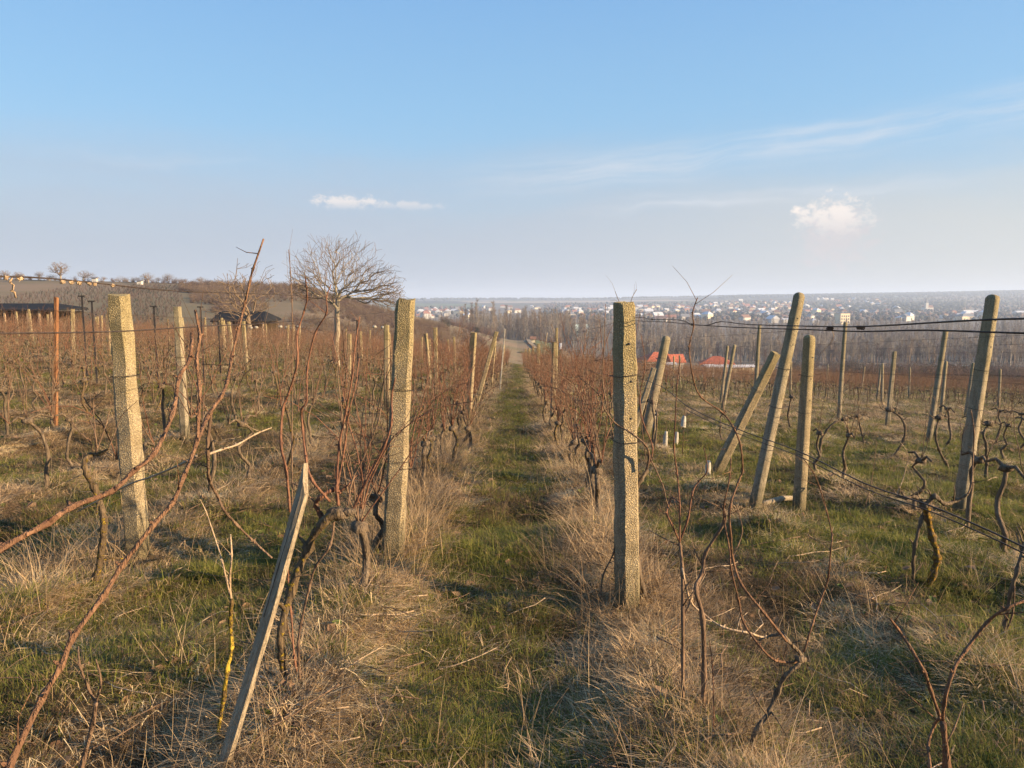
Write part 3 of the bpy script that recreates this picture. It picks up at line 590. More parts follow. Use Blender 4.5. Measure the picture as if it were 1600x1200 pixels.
# V9
g = G(1447, 922); d = g.y
r = vine(g, 'stout vine with orange-yellow lichen on its curved trunk under the sloping wire', [
    ('trunk', [(1440, 930), (1447, 918), (1457, 902), (1464, 872), (1457, 840), (1450, 810), (1447, 793)], d, .026, .022, 'amber_bark', 1),
    ('trunk', [(1427, 915), (1427, 880), (1430, 852), (1440, 810), (1446, 795)], d + .05, .012, .012, 'vine_bark', 3),
    ('arm', [(1447, 793), (1430, 777), (1415, 778), (1400, 775)], d, .017, .009, 'vine_bark', 6), ('arm', [(1447, 790), (1460, 775), (1475, 787), (1495, 782), (1512, 772)], d, .020, .010, 'vine_bark', 7),
    ('cane', [(1512, 772), (1518, 755), (1520, 715), (1522, 675), (1517, 640)], d - .2, .008, .004, 'cane_brown', 2), ('cane', [(1352, 790), (1362, 750), (1370, 690)], d + .2, .004, .002, 'cane_brown', 3), ('cane', [(1400, 775), (1412, 745), (1418, 710), (1406, 690)], d, .004, .002, 'cane_pale', 3)])
headlump(r, P(1448, 790, d), .035, 7)
# V10 right edge
g = G(1565, 998); d = g.y
vine(g, 'dark thin vine trunk leaning at the right edge below the wire', [('trunk', [(1563, 1005), (1570, 975), (1580, 925), (1590, 890), (1600, 855), (1612, 820)], d, .012, .010, 'vine_bark', 5), ('cane', [(1566, 1000), (1582, 960), (1585, 915)], d, .006, .005, 'cane_brown', 2)])
# curved trunks on the right lawn
for bp, pts, lb in (((1282, 712), [(1282, 716), (1282, 692), (1292, 672), (1305, 660), (1320, 655)], 'hook-shaped dark vine just right of the short upright post'),
                    ((1397, 714), [(1395, 718), (1397, 712), (1412, 687), (1414, 665), (1405, 650), (1390, 640)], 'bow-shaped dark vine in the middle of the right lawn'),
                    ((1482, 738), [(1486, 742), (1477, 722), (1467, 702), (1462, 677), (1467, 652)], 'slim S-curved vine left of the tall right-hand post'),
                    ((1540, 752), [(1540, 756), (1541, 720), (1541, 695), (1537, 677), (1545, 662)], 'knobbly vine trunk right of the tall right-hand post'),
                    ((1350, 692), [(1350, 694), (1345, 670), (1340, 650)], 'straight small dark vine at the back of the right lawn')):
    g = G(*bp); d = g.y; e = pts[-1]; s = 1150 / d / 300
    r = vine(g, lb, [('trunk', pts, d, .021, .016, 'vine_bark', 5), ('arm', [e, (e[0] + 9, e[1] - 2), (e[0] + 20, e[1] + 3)], d, .014, .007, 'vine_bark', 8), ('arm', [e, (e[0] - 8, e[1] + 1), (e[0] - 15, e[1] - 4)], d, .013, .007, 'vine_bark', 7),
        ('cane', [(e[0] + 10, e[1] - 2), (e[0] + 16, e[1] - 30), (e[0] + 10, e[1] - 75)], d, .006, .002, 'cane_brown', 5), ('cane', [(e[0] - 8, e[1] + 1), (e[0] - 14, e[1] - 28), (e[0] - 8, e[1] - 60)], d, .005, .002, 'cane_brown', 5)])
    headlump(r, P(e[0], e[1], d), .05, int(e[0]))
# plastic vine guards
for px, y0, y1, lb in ((1022, 675, 645, 'white plastic vine guard beside the foot of the slanting round-topped post'), (1039, 697, 674, 'squat white vine guard, left of the low pair'), (1056, 694, 675, 'squat white vine guard, right of the low pair'), (1105, 746, 720, 'white vine guard standing at the foot of the mossy brace'), (1066, 716, 650, 'white plastic tube hung on a stick above the grass')):
    g = G(px, y0); r = empty('vine_guard', g); tag(r, lb, 'vine guard', 'white plastic vine guards')
    zt = P(px, y1, g.y).z - g.z; hang = 'hung' in lb; z0 = zt - .17 if hang else -.02
    zz = [z0, z0 + .01, z0 + (zt - z0) * .75, z0 + (zt - z0) * .86, zt]; rr = [.043, .04, .036, .03, .025]
    v, f = tube([(0.004 * k, 0, z) for k, z in enumerate(zz)], rr, 10, cap=False); f.append(tuple(len(v) - 10 + k for k in range(10))); link('tube', mk('tube', v, f, 'white_plastic'), r)
    v, f = tube([(.0, 0, -.02), (.01, 0, zt * .6), (.02, .0, zt + .12)], [.007, .006, .004], 5); link('stick', mk('stick', v, f, 'cane_brown'), r)
# small sign on the far post
g = G(868, 600); r = empty('row_sign', P(876, 541, g.y - .12)); tag(r, 'small white and blue sign fixed near the far post right of the path', 'sign')
r.location.z -= 0; v, f = box(0, 0, -.16, .13, .01, .32); link('plate', mk('plate', v, f, 'sign_white', False), r); v, f = box(-.045, -.009, -.155, .03, .006, .31); link('stripe', mk('stripe', v, f, 'sign_blue', False), r)
v, f = box(0, .015, -1.3, .02, .02, 1.3); link('stick', mk('stick', v, f, 'dark_metal', False), r)
# ---------------------------------------------------------------- generic grapevines
def ov(V, F, name, m): return mk(name, V, F, m)
def make_template(kind, seed):
    """returns list of (part name, mesh)"""
    rr = random.Random(seed); out = []; th = {'pruned': .72, 'wild': .50, 'sparse': .75}[kind] * rr.uniform(.85, 1.1)
    pts = []; x = y = 0.0; n = 7; bow = rr.uniform(-.16, .16)
    for i in range(n):
        k = i / (n - 1); pts.append((bow * math.sin(k * 2.8) + rr.uniform(-.02, .02), rr.uniform(-.05, .05) + .12 * k * rr.uniform(-1, 1), -.05 + (th + .05) * k))
    rad = [(.026 if kind == 'wild' else .021) * (1.15 - .4 * i / (n - 1)) * rr.uniform(.85, 1.2) for i in range(n)]
    tp = smoothpts(pts, 2); rd = np.interp(np.linspace(0, 1, len(tp)), np.linspace(0, 1, n), rad)
    out.append(('trunk', ov(*tube(tp, list(rd), 5), 'trunk', 'lichen_bark' if rr.random() < .2 and kind != 'pruned' else 'vine_bark')))
    top = Vector(pts[-1]); out.append(('head', ov(*lump(top, .045 if kind != 'wild' else .055, 1, seed, (1.2, 1.6, .8)), 'head', 'vine_bark')))
    nc = {'pruned': rr.randint(2, 4), 'sparse': rr.randint(7, 10), 'wild': rr.randint(11, 14)}[kind]
    heads = [top]
    for s in (-1, 1):
        if kind != 'wild' or rr.random() < .7:
            e = top + Vector((rr.uniform(-.05, .05), s * rr.uniform(.12, .38), rr.uniform(-.03, .12)))
            out.append(('arm', ov(*tube([top, (top + e) / 2 + Vector((0, 0, .05)), e], [.018, .014, .010], 5), 'arm', 'vine_bark'))); heads.append(e)
    for i in range(nc):
        a = rr.choice(heads); L = rr.uniform(.65, 1.22) if kind != 'pruned' else rr.uniform(.3, .8)
        if kind == 'wild' and rr.random() < .18: L *= 1.25
        d = Vector((rr.gauss(0, .20), rr.gauss(0, .28), 1)).normalized(); p = [a]; q = a.copy(); k = 6
        droop = rr.random() < (.28 if kind == 'wild' else .18)
        for j in range(k):
            d = (d + Vector((rr.gauss(0, .11), rr.gauss(0, .11), -.30 if droop and j > 1 else rr.gauss(.03, .05)))).normalized(); q = q + d * L / k; p.append(q.copy())
        r0 = rr.uniform(.0042, .0065); parts = [tube(p, [r0 * (1 - .62 * j / k) for j in range(k + 1)], 4, cap=False)]
        for s in range({'pruned': 1, 'sparse': 2, 'wild': 4}[kind]):
            j = rr.randint(1, k - 1); sd_ = Vector((rr.gauss(0, 1), rr.gauss(0, 1), rr.gauss(.3, .6))).normalized(); l = rr.uniform(.08, .3)
            parts.append(tube([p[j], p[j] + sd_ * l * .5 + Vector((0, 0, .02)), p[j] + sd_ * l + Vector((0, 0, .05))], [.0028, .0022, .0012], 3, cap=False))
        V, F = join(parts); out.append(('cane', ov(V, F, 'cane', rr.choice({'wild': ['cane_red', 'cane_red', 'cane_brown'], 'sparse': ['cane_brown', 'cane_red', 'cane_brown'], 'pruned': ['cane_brown']}[kind]))))
    return out
TPL = {k: [make_template(k, s * 13 + len(k)) for s in range(n)] for k, n in (('wild', 9), ('sparse', 8), ('pruned', 6))}
cand = []
random.seed(21)
def inview(x, y, z, mx=60):
    v = np.array([x, y, z - CAMZ]); f = v @ CF
    if f < .3: return False
    px = 800 + FPX * (v @ CR) / f; py = 600 - FPX * (v @ CU) / f
    return -mx < px < 1600 + mx and -50 < py < 1260
hand = [(446, 1078), (347, 1176), (152, 925), (1004, 948), (1098, 1116), (1447, 922), (1282, 712), (1397, 714), (1482, 738), (1540, 752), (1350, 692)]
hp = [G(*q).xy for q in hand]
for side, rows in (('left', ROWS_L), ('right', ROWS_R)):
    for ri, X in enumerate(rows):
        y = {('left', 0): 4.3, ('right', 0): 5.6, ('left', 1): 3.6, ('left', 2): 5.0}.get((side, ri), 4.0 + random.random()); yend = 78 if X > -30 else 66
        while y < yend:
            kind = 'wild'
            if side == 'left' and 1 <= ri <= 5: kind = 'sparse' if y < 18 + 3 * ri else 'wild'
            if side == 'left' and ri > 5: kind = random.choice(['sparse', 'wild'])
            if side == 'right' and ri >= 1: kind = 'pruned' if y < 17 else 'wild'
            skip = side == 'right' and ri >= 2 and 16 + .1 * X < y < 27 + .35 * X
            if side == 'right' and ri >= 1 and y < 5.5: skip = True
            if side == 'right' and ri == 1 and 5.5 < y < 13: skip = skip or random.random() < .3
            if any((Vector((X, y)) - h).length < (.8 if side == 'left' else 1.3) for h in hp): skip = True
            if side == 'right' and ri >= 1 and y < 17 and random.random() < .45: skip = True
            if not skip and inview(X, y, H(X, y) + .8): cand.append((y + .2 * abs(X), side, ri, X + random.gauss(0, .06), y, kind))
            y += random.uniform(.65, 1.0) if kind != 'sparse' else random.uniform(.75, 1.15)
cand.sort()
NV = 278; cnt = {}
for it, (dd, side, ri, X, y, kind) in enumerate(cand[:NV]):
    tp = TPL[kind][random.randrange(len(TPL[kind]))]; z = H(X, y)
    r = empty('grapevine', (X, y, z - .02), random.choice([0, math.pi]) + random.uniform(-.3, .3)); s = random.uniform(.88, 1.08); r.scale = (s * random.choice([1, -1]), s, s)
    c_ = cnt.get((side, ri), 0); cnt[(side, ri)] = c_ + 1
    look = {'wild': 'unpruned reddish vine', 'sparse': 'sparse bare vine', 'pruned': 'short pruned vine'}[kind]
    tag(r, '%s, %s in the %s row %s of the path' % (look, ordw(c_), on[ri] if ri < 14 else 'outermost', side), 'grapevine', 'grapevines of the %s row %s of the path' % (on[ri] if ri < 14 else 'outer', side))
    for nm, me_ in tp: link(nm, me_, r)

# ---------------------------------------------------------------- scatter with geometry nodes (only for what nobody could count)
def scatter(name, pts, rot, scl, idx, objs, kind_label=None):
    coll = bpy.data.collections.new(name + '_kinds')
    for i, o in enumerate(objs): o.name = 'k%02d_%s' % (i, name); coll.objects.link(o)
    me_ = bpy.data.meshes.new(name); pts = np.asarray(pts, float); n = len(pts); me_.vertices.add(n); me_.vertices.foreach_set('co', pts.ravel())
    a = me_.attributes.new('rot', 'FLOAT_VECTOR', 'POINT'); a.data.foreach_set('vector', np.asarray(rot, float).ravel())
    a = me_.attributes.new('scl', 'FLOAT_VECTOR', 'POINT'); sc_ = np.asarray(scl, float); sc_ = np.repeat(sc_[:, None], 3, 1) if sc_.ndim == 1 else sc_; a.data.foreach_set('vector', sc_.ravel())
    a = me_.attributes.new('idx', 'INT', 'POINT'); a.data.foreach_set('value', np.asarray(idx, dtype=np.int32))
    o = link(name, me_); tag(o, kind='stuff')
    ng = bpy.data.node_groups.new(name, 'GeometryNodeTree'); ng.interface.new_socket('Geometry', in_out='INPUT', socket_type='NodeSocketGeometry'); ng.interface.new_socket('Geometry', in_out='OUTPUT', socket_type='NodeSocketGeometry')
    N = ng.nodes; Lk = ng.links; gi = N.new('NodeGroupInput'); go = N.new('NodeGroupOutput'); ip = N.new('GeometryNodeInstanceOnPoints'); ci = N.new('GeometryNodeCollectionInfo')
    ci.inputs[0].default_value = coll; ci.inputs[1].default_value = True; ci.inputs[2].default_value = True
    def at(nm, dt): q = N.new('GeometryNodeInputNamedAttribute'); q.data_type = dt; q.inputs[0].default_value = nm; return q.outputs[0]
    er = N.new('FunctionNodeEulerToRotation'); Lk.new(at('rot', 'FLOAT_VECTOR'), er.inputs[0])
    Lk.new(gi.outputs[0], ip.inputs['Points']); Lk.new(ci.outputs[0], ip.inputs['Instance']); ip.inputs['Pick Instance'].default_value = True
    Lk.new(at('idx', 'INT'), ip.inputs['Instance Index']); Lk.new(er.outputs[0], ip.inputs['Rotation']); Lk.new(at('scl', 'FLOAT_VECTOR'), ip.inputs['Scale']); Lk.new(ip.outputs[0], go.inputs[0])
    md = o.modifiers.new('scatter', 'NODES'); md.node_group = ng; return o
def tobj(me_): return bpy.data.objects.new('kind', me_)
def zrot(n, tilt=0.12): return np.stack([RNG.normal(0, tilt, n), RNG.normal(0, tilt, n), RNG.uniform(0, 6.283, n)], -1)
rest = cand[NV:]
kinds = ['wild', 'sparse', 'pruned']; fobjs = []; off = {}
for k in kinds:
    off[k] = len(fobjs)
    for tp in TPL[k][:6]:
        V = []; F = []; mats = []; mi = []
        for nm, m_ in tp:
            o_ = len(V); V += [v.co.copy() for v in m_.vertices]; mn = m_.materials[0]
            if mn not in mats: mats.append(mn)
            for p_ in m_.polygons: F.append(tuple(i + o_ for i in p_.vertices)); mi.append(mats.index(mn))
        m2 = bpy.data.meshes.new('vine'); m2.from_pydata(V, [], F); [m2.materials.append(a) for a in mats]; m2.polygons.foreach_set('material_index', mi); fobjs.append(tobj(m2))
if rest:
    pr = np.array([(q[3], q[4], H(q[3], q[4]) - .02) for q in rest]); n = len(rest)
    rot = np.zeros((n, 3)); rot[:, 2] = RNG.choice([0, math.pi], n) + RNG.uniform(-.3, .3, n)
    scatter('distant_vines', pr, rot, RNG.uniform(.78, 1.0, n), [off['sparse' if q[1] == 'right' and q[2] > 0 or random.random() < .4 else q[5]] + random.randrange(6) for q in rest], fobjs)
print('vines', len(cand))

# ---------------------------------------------------------------- grass
def tuft(seed, n, R, h0, h1, lean, w_, m, droop=0.3, seg=3, flow=(0, 0)):
    rr = random.Random(seed); V = []; F = []
    for i in range(n):
        a = rr.uniform(0, 6.283); r_ = R * math.sqrt(rr.random()); bx, by = r_ * math.cos(a), r_ * math.sin(a); h = rr.uniform(h0, h1)
        da = a + rr.gauss(0, .9); l = abs(rr.gauss(lean, lean * .45)); dx, dy = math.cos(da) * l + flow[0], math.sin(da) * l + flow[1]; nrm = math.sqrt(dx * dx + dy * dy + 1)
        d = Vector((dx, dy, 1)) / nrm; side = Vector((-math.sin(da + rr.uniform(-1, 1)), math.cos(da + rr.uniform(-1, 1)), 0)).normalized(); p = Vector((bx, by, -.012)); ww = w_ * rr.uniform(.6, 1.3); b_ = len(V)
        for j in range(seg + 1):
            k = j / seg; q = ww * (1 - k * .85) / 2
            V.append(p - side * q); V.append(p + side * q)
            d = (d + Vector((dx * .25, dy * .25, -droop * (1 + 1.3 * k) * rr.uniform(.4, 1.4)))).normalized(); p = p + d * h / seg
            if p.z < .006: p.z = .006 + rr.random() * .012
        for j in range(seg): F.append((b_ + 2 * j, b_ + 2 * j + 1, b_ + 2 * j + 3, b_ + 2 * j + 2))
    return tobj(mk('tuft', V, F, m, False))
greens = [tuft(s, 50, .085, .03, .085, .8, .0034, 'grass_green', .25) for s in range(4)]
browns = [tuft(20 + s, 46, .10, .04, .11, 1.9, .0028, 'grass_brown', .45) for s in range(3)]
straws = [tuft(40 + s, 52, .09, .05, .16, 2.4, .0032, 'grass_straw', .45) for s in range(4)]
mounds = [tuft(60 + s, 130, .05, .16, .28, .75, .0036, 'grass_straw' if s % 2 else 'grass_gold', .62, 6, (-.12, .05)) for s in range(4)]
stalks = [tuft(80 + s, 8, .07, .18, .42, .35, .0022, 'grass_straw', .08, 4) for s in range(3)]
def wedge(n, d0, d1, power=1.0, wide=1.35, right=1.0):
    """points in the view wedge (a little wider than the picture), thinning with distance"""
    u = RNG.random(n); k = 1 - power
    d = d0 * (d1 / d0) ** u if abs(k) < 1e-6 else (d0 ** k + u * (d1 ** k - d0 ** k)) ** (1 / k)
    x = (RNG.random(n) * 2 - 1) * (.70 * wide * d + .6); return x, d
def place(name, n, objs, d0, d1, dens, s0=1.0, sgrow=.055, power=.9, tilt=.15, zoff=0.0, smax=4):
    x, y = wedge(n, d0, d1, power); pr = dens(x, y); k = RNG.random(n) < pr; x, y = x[k], y[k]; z = height(x, y) + zoff; n = len(x)
    s = s0 * np.minimum(1 + sgrow * y, smax) * RNG.uniform(.7, 1.35, n); sc_ = np.stack([s, s, s / np.sqrt(np.minimum(1 + sgrow * y, smax))], -1)
    scatter(name, np.stack([x, y, z], -1), zrot(n, tilt), sc_, RNG.integers(0, len(objs), n), objs); print(name, n)
def rowm(x, w_): return np.exp(-(rowdist(x) / w_) ** 2)
def pathm(x): return np.exp(-((x + .11) / .48) ** 4)
def rightf(x, y): return sst(x, 1.2, 2.6) * (1 - sst(y, 17, 24))
def greenp(x, y): return np.clip(.58 + 1.8 * vn(x * .8, y * .8) + .9 * vn(x * 2.7, y * 2.7 + 5) - .50 * rowm(x, .38) + .42 * rightf(x, y) + .5 * pathm(x), .03, 1)
def strawp(x, y):
    band = sst(x, 3, 6) * sst(y, 15 + .1 * x, 18 + .1 * x) * (1 - sst(y, 27 + .35 * x, 31 + .35 * x))
    return np.clip(.14 + 1.1 * vn(x * 1.1 + 40, y * 1.1) + .8 * vn(x * 3 + 11, y * 3) + .8 * rowm(x, .36) * (1 - .45 * rightf(x, y)) - .2 * rightf(x, y) - .35 * pathm(x) + .8 * band, .02, 1)
place('green_grass', 120000, greens, 1.0, 80, greenp, 1.0, .06)
place('brown_grass', 85000, browns, 1.0, 70, lambda x, y: np.clip(.62 - .4 * rightf(x, y) + vn(x * 1.5, y * 1.5 + 70), .05, 1), 1.0, .06)
place('dry_grass', 52000, straws, 1.0, 80, strawp, 1.0, .06)
CL = [(G(*q).xy, rr_) for q, rr_ in (((205, 1060), .28), ((40, 1010), .2), ((60, 1180), .3), ((545, 1000), .16), ((545, 1090), .14), ((600, 1130), .2), ((160, 1150), .25), ((350, 780), .25), ((480, 700), .25), ((955, 900), .2), ((1000, 1010), .22), ((700, 620), .3))]
def clump(x, y): return sum(.9 * np.exp(-((x - c_[0][0]) ** 2 + (y - c_[0][1]) ** 2) / c_[1] ** 2) for c_ in CL)
place('straw_tussocks', 24000, mounds, 1.2, 60, lambda x, y: np.clip(.85 * rowm(x, .30) * (1 - .7 * rightf(x, y)) * (.8 + 1.6 * vn(x * 2, y * 1.3)) + .55 * (vn(x * .9 + 7, y * .9 + 3) > .30) * (1 - pathm(x)) + clump(x, y), 0, 1), .9, .03, .9, .1, -.01, 2.2)
place('dry_stalks', 5000, stalks, 1.2, 45, lambda x, y: np.clip(.08 + .6 * rowm(x, .45), 0, 1), .9, .02, .9, .2)
tall_ = [tuft(120 + s, 26, .12, .22, .55, .45, .0034, 'grass_straw' if s else 'grass_brown', .16, 4) for s in range(4)]
place('tall_dry_grass', 26000, tall_, 4.2, 75, lambda x, y: np.clip((np.exp(-((x + 1.0) / .30) ** 2) + np.exp(-((x - .78) / .28) ** 2) + .35 * rowm(x, .3) * (x < 0)) * (.55 + 1.2 * vn(x, y * .8 + 3)), 0, 1), .9, .012, .9, .15)
weeds = [tuft(100 + s, 10, .02, .03, .075, 1.6, .016, 'leaf_green', .3) for s in range(3)]
place('broadleaf_weeds', 5000, weeds, 1.2, 25, lambda x, y: np.clip(.25 + .9 * vn(x * 1.3 + 21, y * 1.3), 0, 1), .9, .02, .9, .1)
# curled dead leaves
lv = []
for s in range(4):
    rr = random.Random(s); V = [(-.03, 0, .004), (-.01, -.022, .016), (-.01, .022, .018), (.02, -.018, .012), (.02, .02, .02), (.04, 0, .006), (.004, 0, .004)]; V = [(a + rr.uniform(-.006, .006), b + rr.uniform(-.006, .006), c_ + rr.uniform(0, .012)) for a, b, c_ in V]
    lv.append(tobj(mk('leaf', V, [(0, 1, 6), (1, 3, 6), (3, 5, 6), (5, 4, 6), (4, 2, 6), (2, 0, 6)], 'leaf_dry' if s else 'leaf_green')))
place('fallen_leaves', 22000, lv, 1.0, 25, lambda x, y: np.clip(.3 + vn(x * 1.7, y * 1.7), 0, 1), .8, .02, .9, .5, .02)
# fine prunings and twigs lying about
tw = []
for s in range(4):
    rr = random.Random(s + 9); p = [Vector((-.2, 0, .02))]
    for j in range(5): p.append(p[-1] + Vector((.08, rr.uniform(-.03, .03), rr.uniform(-.012, .015))))
    tw.append(tobj(mk('pruning', *join([tube(p, [.0032, .003, .0028, .0025, .002, .0012], 4), tube([p[2], p[2] + Vector((.05, .06, .03)), p[2] + Vector((.07, .12, .02))], [.002, .0015, .001], 3)]), 'cane_brown' if s else 'cane_pale')))
place('vine_prunings', 5000, tw, 1.3, 25, lambda x, y: np.clip(.12 + .8 * rowm(x, .5) * (.5 + vn(x, y)), 0, 1), 1.0, .01, .9, .12, .02)

# ---------------------------------------------------------------- bare trees
def grow(rr, p, d, L, r, lev, maxlev, out, spread, up=.12, dec=.74, gn=0.12, nseg=4, kids=(2, 3)):
    pts = [p.copy()]; rad = [r]; q = p.copy(); dd = d.copy()
    for i in range(nseg):
        dd = (dd + Vector((rr.gauss(0, gn), rr.gauss(0, gn), rr.gauss(up * .5, gn * .6)))).normalized(); q = q + dd * L / nseg; pts.append(q.copy()); rad.append(r * (1 - .42 * (i + 1) / nseg))
    out.append((lev, pts, rad))
    if lev >= maxlev: return
    for i in range(rr.randint(*kids)):
        k = rr.randint(max(1, nseg - 3), nseg) if i else nseg; ax = Vector((rr.gauss(0, 1), rr.gauss(0, 1), rr.gauss(0, .5))).normalized()
        nd = (dd + ax * spread * rr.uniform(.6, 1.25) + Vector((0, 0, up))).normalized()
        grow(rr, pts[k], nd, L * dec * rr.uniform(.8, 1.15), rad[k] * .68, lev + 1, maxlev, out, spread, up, dec, gn, max(2, nseg - 1) if lev > 1 else nseg, kids)
def tree_parts(seed, h, spread=.6, maxlev=5, kids=(2, 3), up=.12, dec=.74, r0=.14, trunk=.28, lean=(0, 0), minr=.004):
    rr = random.Random(seed); segs = []; t0 = [Vector((0, 0, -.2)), Vector((lean[0] * .3, lean[1] * .3, h * trunk * .5)), Vector((lean[0], lean[1], h * trunk))]
    tr = tube(smoothpts(t0, 3), [r0 * 1.3, r0 * 1.1, r0, r0 * .95, r0 * .92, r0 * .9, r0 * .86], 8)
    limbs = []; nl = rr.randint(4, 5)
    for i in range(nl):
        a = 6.283 * i / nl + rr.uniform(-.4, .4); o = []; d = Vector((math.cos(a) * spread * 1.3, math.sin(a) * spread * 1.3, rr.uniform(.5, 1.0))).normalized()
        grow(rr, t0[-1] - Vector((0, 0, rr.uniform(0, .1) * h * trunk)), d, h * .27, r0 * .5, 1, maxlev, o, spread, up, dec, .13, 4, kids); limbs.append(o)
    return tr, limbs
def tubes_of(o, lo, hi, minr=.004):
    return join([tube(p, [max(a, minr) for a in r], 5 if l < 3 else 3, cap=False) for l, p, r in o if lo <= l <= hi])
# the big walnut
g = G(528, 572); print('walnut', g); hh = g.z * 0 + (P(528, 362, g.y).z - g.z)
r = empty('bare_tree', g); tag(r, 'big spreading bare tree with pale trunk standing among the vines at left', 'tree')
sc_ = g.y / FPX
def crown_pts(rng, n, spec, zt):
    """points filling a list of ellipsoids (cx, cz, rx, ry, rz) in metres, denser towards the skin"""
    out = []
    while len(out) < n:
        cx, cz, rx, ry, rz = spec[rng.integers(len(spec))]; u = rng.normal(0, 1, 3); u /= np.linalg.norm(u); u *= rng.random() ** .42 * (1 + .12 * math.sin(u[0] * 9 + u[1] * 7))
        q = np.array([cx + u[0] * rx, u[1] * ry, cz + u[2] * rz])
        if q[2] > zt: out.append(q)
    return np.array(out)
def fill_tree(seed, trunk, targets, tipr, expo=2.35, sag=.0):
    """connects every target to the cheapest place of the growing tree; returns list of (limb id, pts, radii)"""
    rng = np.random.default_rng(seed); base = np.array(trunk[-1]); nodes = [base]; par = [-1]; cost = [0.0]; limb = [0]
    order = np.argsort(np.linalg.norm(targets - base, axis=1) + rng.random(len(targets)) * .4)
    for ti in order:
        tg = targets[ti]; nd = np.array(nodes); dist = np.linalg.norm(nd - tg, axis=1); c_ = dist * 1.35 + np.array(cost); i = int(np.argmin(c_)); L = dist[i]
        k = max(1, int(L / .32)); prev = i; p0 = nd[i]
        dirp = (p0 - nd[par[i]]) if par[i] >= 0 else np.array([0, 0, .4]); dirp = dirp / (np.linalg.norm(dirp) + 1e-6)
        for j in range(1, k + 1):
            t_ = j / k; q = p0 * (1 - t_) + tg * t_ + dirp * L * .30 * t_ * (1 - t_) * 2 + rng.normal(0, .035, 3) * (j < k)
            nodes.append(q); cost.append(cost[prev] + L / k * .62); par.append(prev); limb.append(len(nodes) if prev == 0 else limb[prev]); prev = len(nodes) - 1
    n = len(nodes); load = np.zeros(n); kids = [[] for _ in range(n)]
    for i in range(1, n): kids[par[i]].append(i)
    for i in range(n - 1, 0, -1):
        if not kids[i]: load[i] = tipr ** expo
        load[par[i]] += load[i]
    rad = load ** (1 / expo); out = []
    starts = [(0, k_) for k_ in kids[0]]
    while starts:
        a_, b_ = starts.pop(); pts_ = [Vector(nodes[a_]), Vector(nodes[b_])]; rr_ = [min(rad[b_] * 1.05, rad[a_]), rad[b_]]; c_ = b_
        while kids[c_]:
            ks = sorted(kids[c_], key=lambda q: -rad[q]); starts += [(c_, q) for q in ks[1:]]; c_ = ks[0]; pts_.append(Vector(nodes[c_])); rr_.append(rad[c_])
        out.append((limb[b_], pts_, rr_))
    return out, rad[0]
trk = [Vector((-.02, 0, -.2)), Vector((-.10, 0, hh * .13)), Vector((.02, 0, hh * .26)), Vector((.0, .05, hh * .36)), Vector((.05, .05, hh * .43))]
spec = [((515 - 528) * sc_, (572 - 418) * sc_, 60 * sc_, 2.4, 53 * sc_), ((548 - 528) * sc_, (572 - 416) * sc_, 60 * sc_, 2.6, 50 * sc_), ((590 - 528) * sc_, (572 - 440) * sc_, 46 * sc_, 2.2, 34 * sc_), ((612 - 528) * sc_, (572 - 463) * sc_, 26 * sc_, 1.6, 26 * sc_), ((480 - 528) * sc_, (572 - 440) * sc_, 26 * sc_, 1.6, 34 * sc_)]
br, rt = fill_tree(3, trk, crown_pts(np.random.default_rng(8), 3200, spec, (572 - 502) * sc_), .0062, 2.5)
link('trunk', mk('trunk', *tube(smoothpts(trk, 3), [.17, .16, .155, .15, .145, .14, .135, .13, .13, .125, .12, .12, .11], 9), 'tree_bark'), r)
for lid in sorted(set(q[0] for q in br)):
    big = [tube(p_, [max(x_, .0062) for x_ in r_], 5, cap=False) for l_, p_, r_ in br if l_ == lid and r_[0] > .02]; sml = [tube(p_, [max(x_, .0062) for x_ in r_], 3, cap=False) for l_, p_, r_ in br if l_ == lid and r_[0] <= .02]
    if not big: big, sml = sml, []
    if not big: continue
    lb = link('limb', mk('limb', *join(big), 'tree_bark'), r)
    if sml: link('twigs', mk('twigs', *join(sml), 'twig_bark'), lb)
# tree kinds for the middle distance
def whole(seed, tipr, n=260, flat_=1.0):
    rng = np.random.default_rng(seed); tk = [Vector((0, 0, -.3)), Vector((rng.normal(0, .1), 0, .8)), Vector((rng.normal(0, .15), 0, 1.7))]
    br_, _r = fill_tree(seed, tk, crown_pts(rng, n, [(rng.normal(0, .3), 4.2, 2.1, 2.0, 2.2), (rng.normal(0, .8), 3.5, 1.9, 2.0, 1.7)], 1.6), tipr, 2.2)
    return mk('trunk', *tube(smoothpts(tk, 2), [.2, .17, .16, .15, .15], 7), 'tree_bark'), mk('crown', *join([tube(p_, list(r_), 3, cap=False) for l_, p_, r_ in br_]), 'twig_bark')
kinds_t = [whole(s, .024, 460) for s in range(5)]; fine_t = [whole(31, .013, 420)]
def tree_at(px, base, top, d, label, k, group=None, wx=1.0, kt=None):
    b = P(px, base, d); z = H(b.x, b.y); topz = P(px, top, d).z; h = max(topz - z, 1.5)
    kt = kt or kinds_t; me_ = kt[k % len(kt)]; hh_ = max(v.co.z for v in me_[1].vertices); o = empty('bare_tree', (b.x, b.y, z), k * 1.7); o.scale = (h / hh_ * wx, h / hh_ * wx, h / hh_); tag(o, label, 'tree', group)
    link('trunk', me_[0], o); link('crown', me_[1], o)
tree_at(388, 500, 405, 52, 'smaller bare tree behind the black shed roof, left of the big tree', 0, None, 1.2, fine_t)
tree_at(30, 440, 424, 262, 'small dark tree beside the white hut on the left hill', 1, 'trees on the left ridge', 1.6)
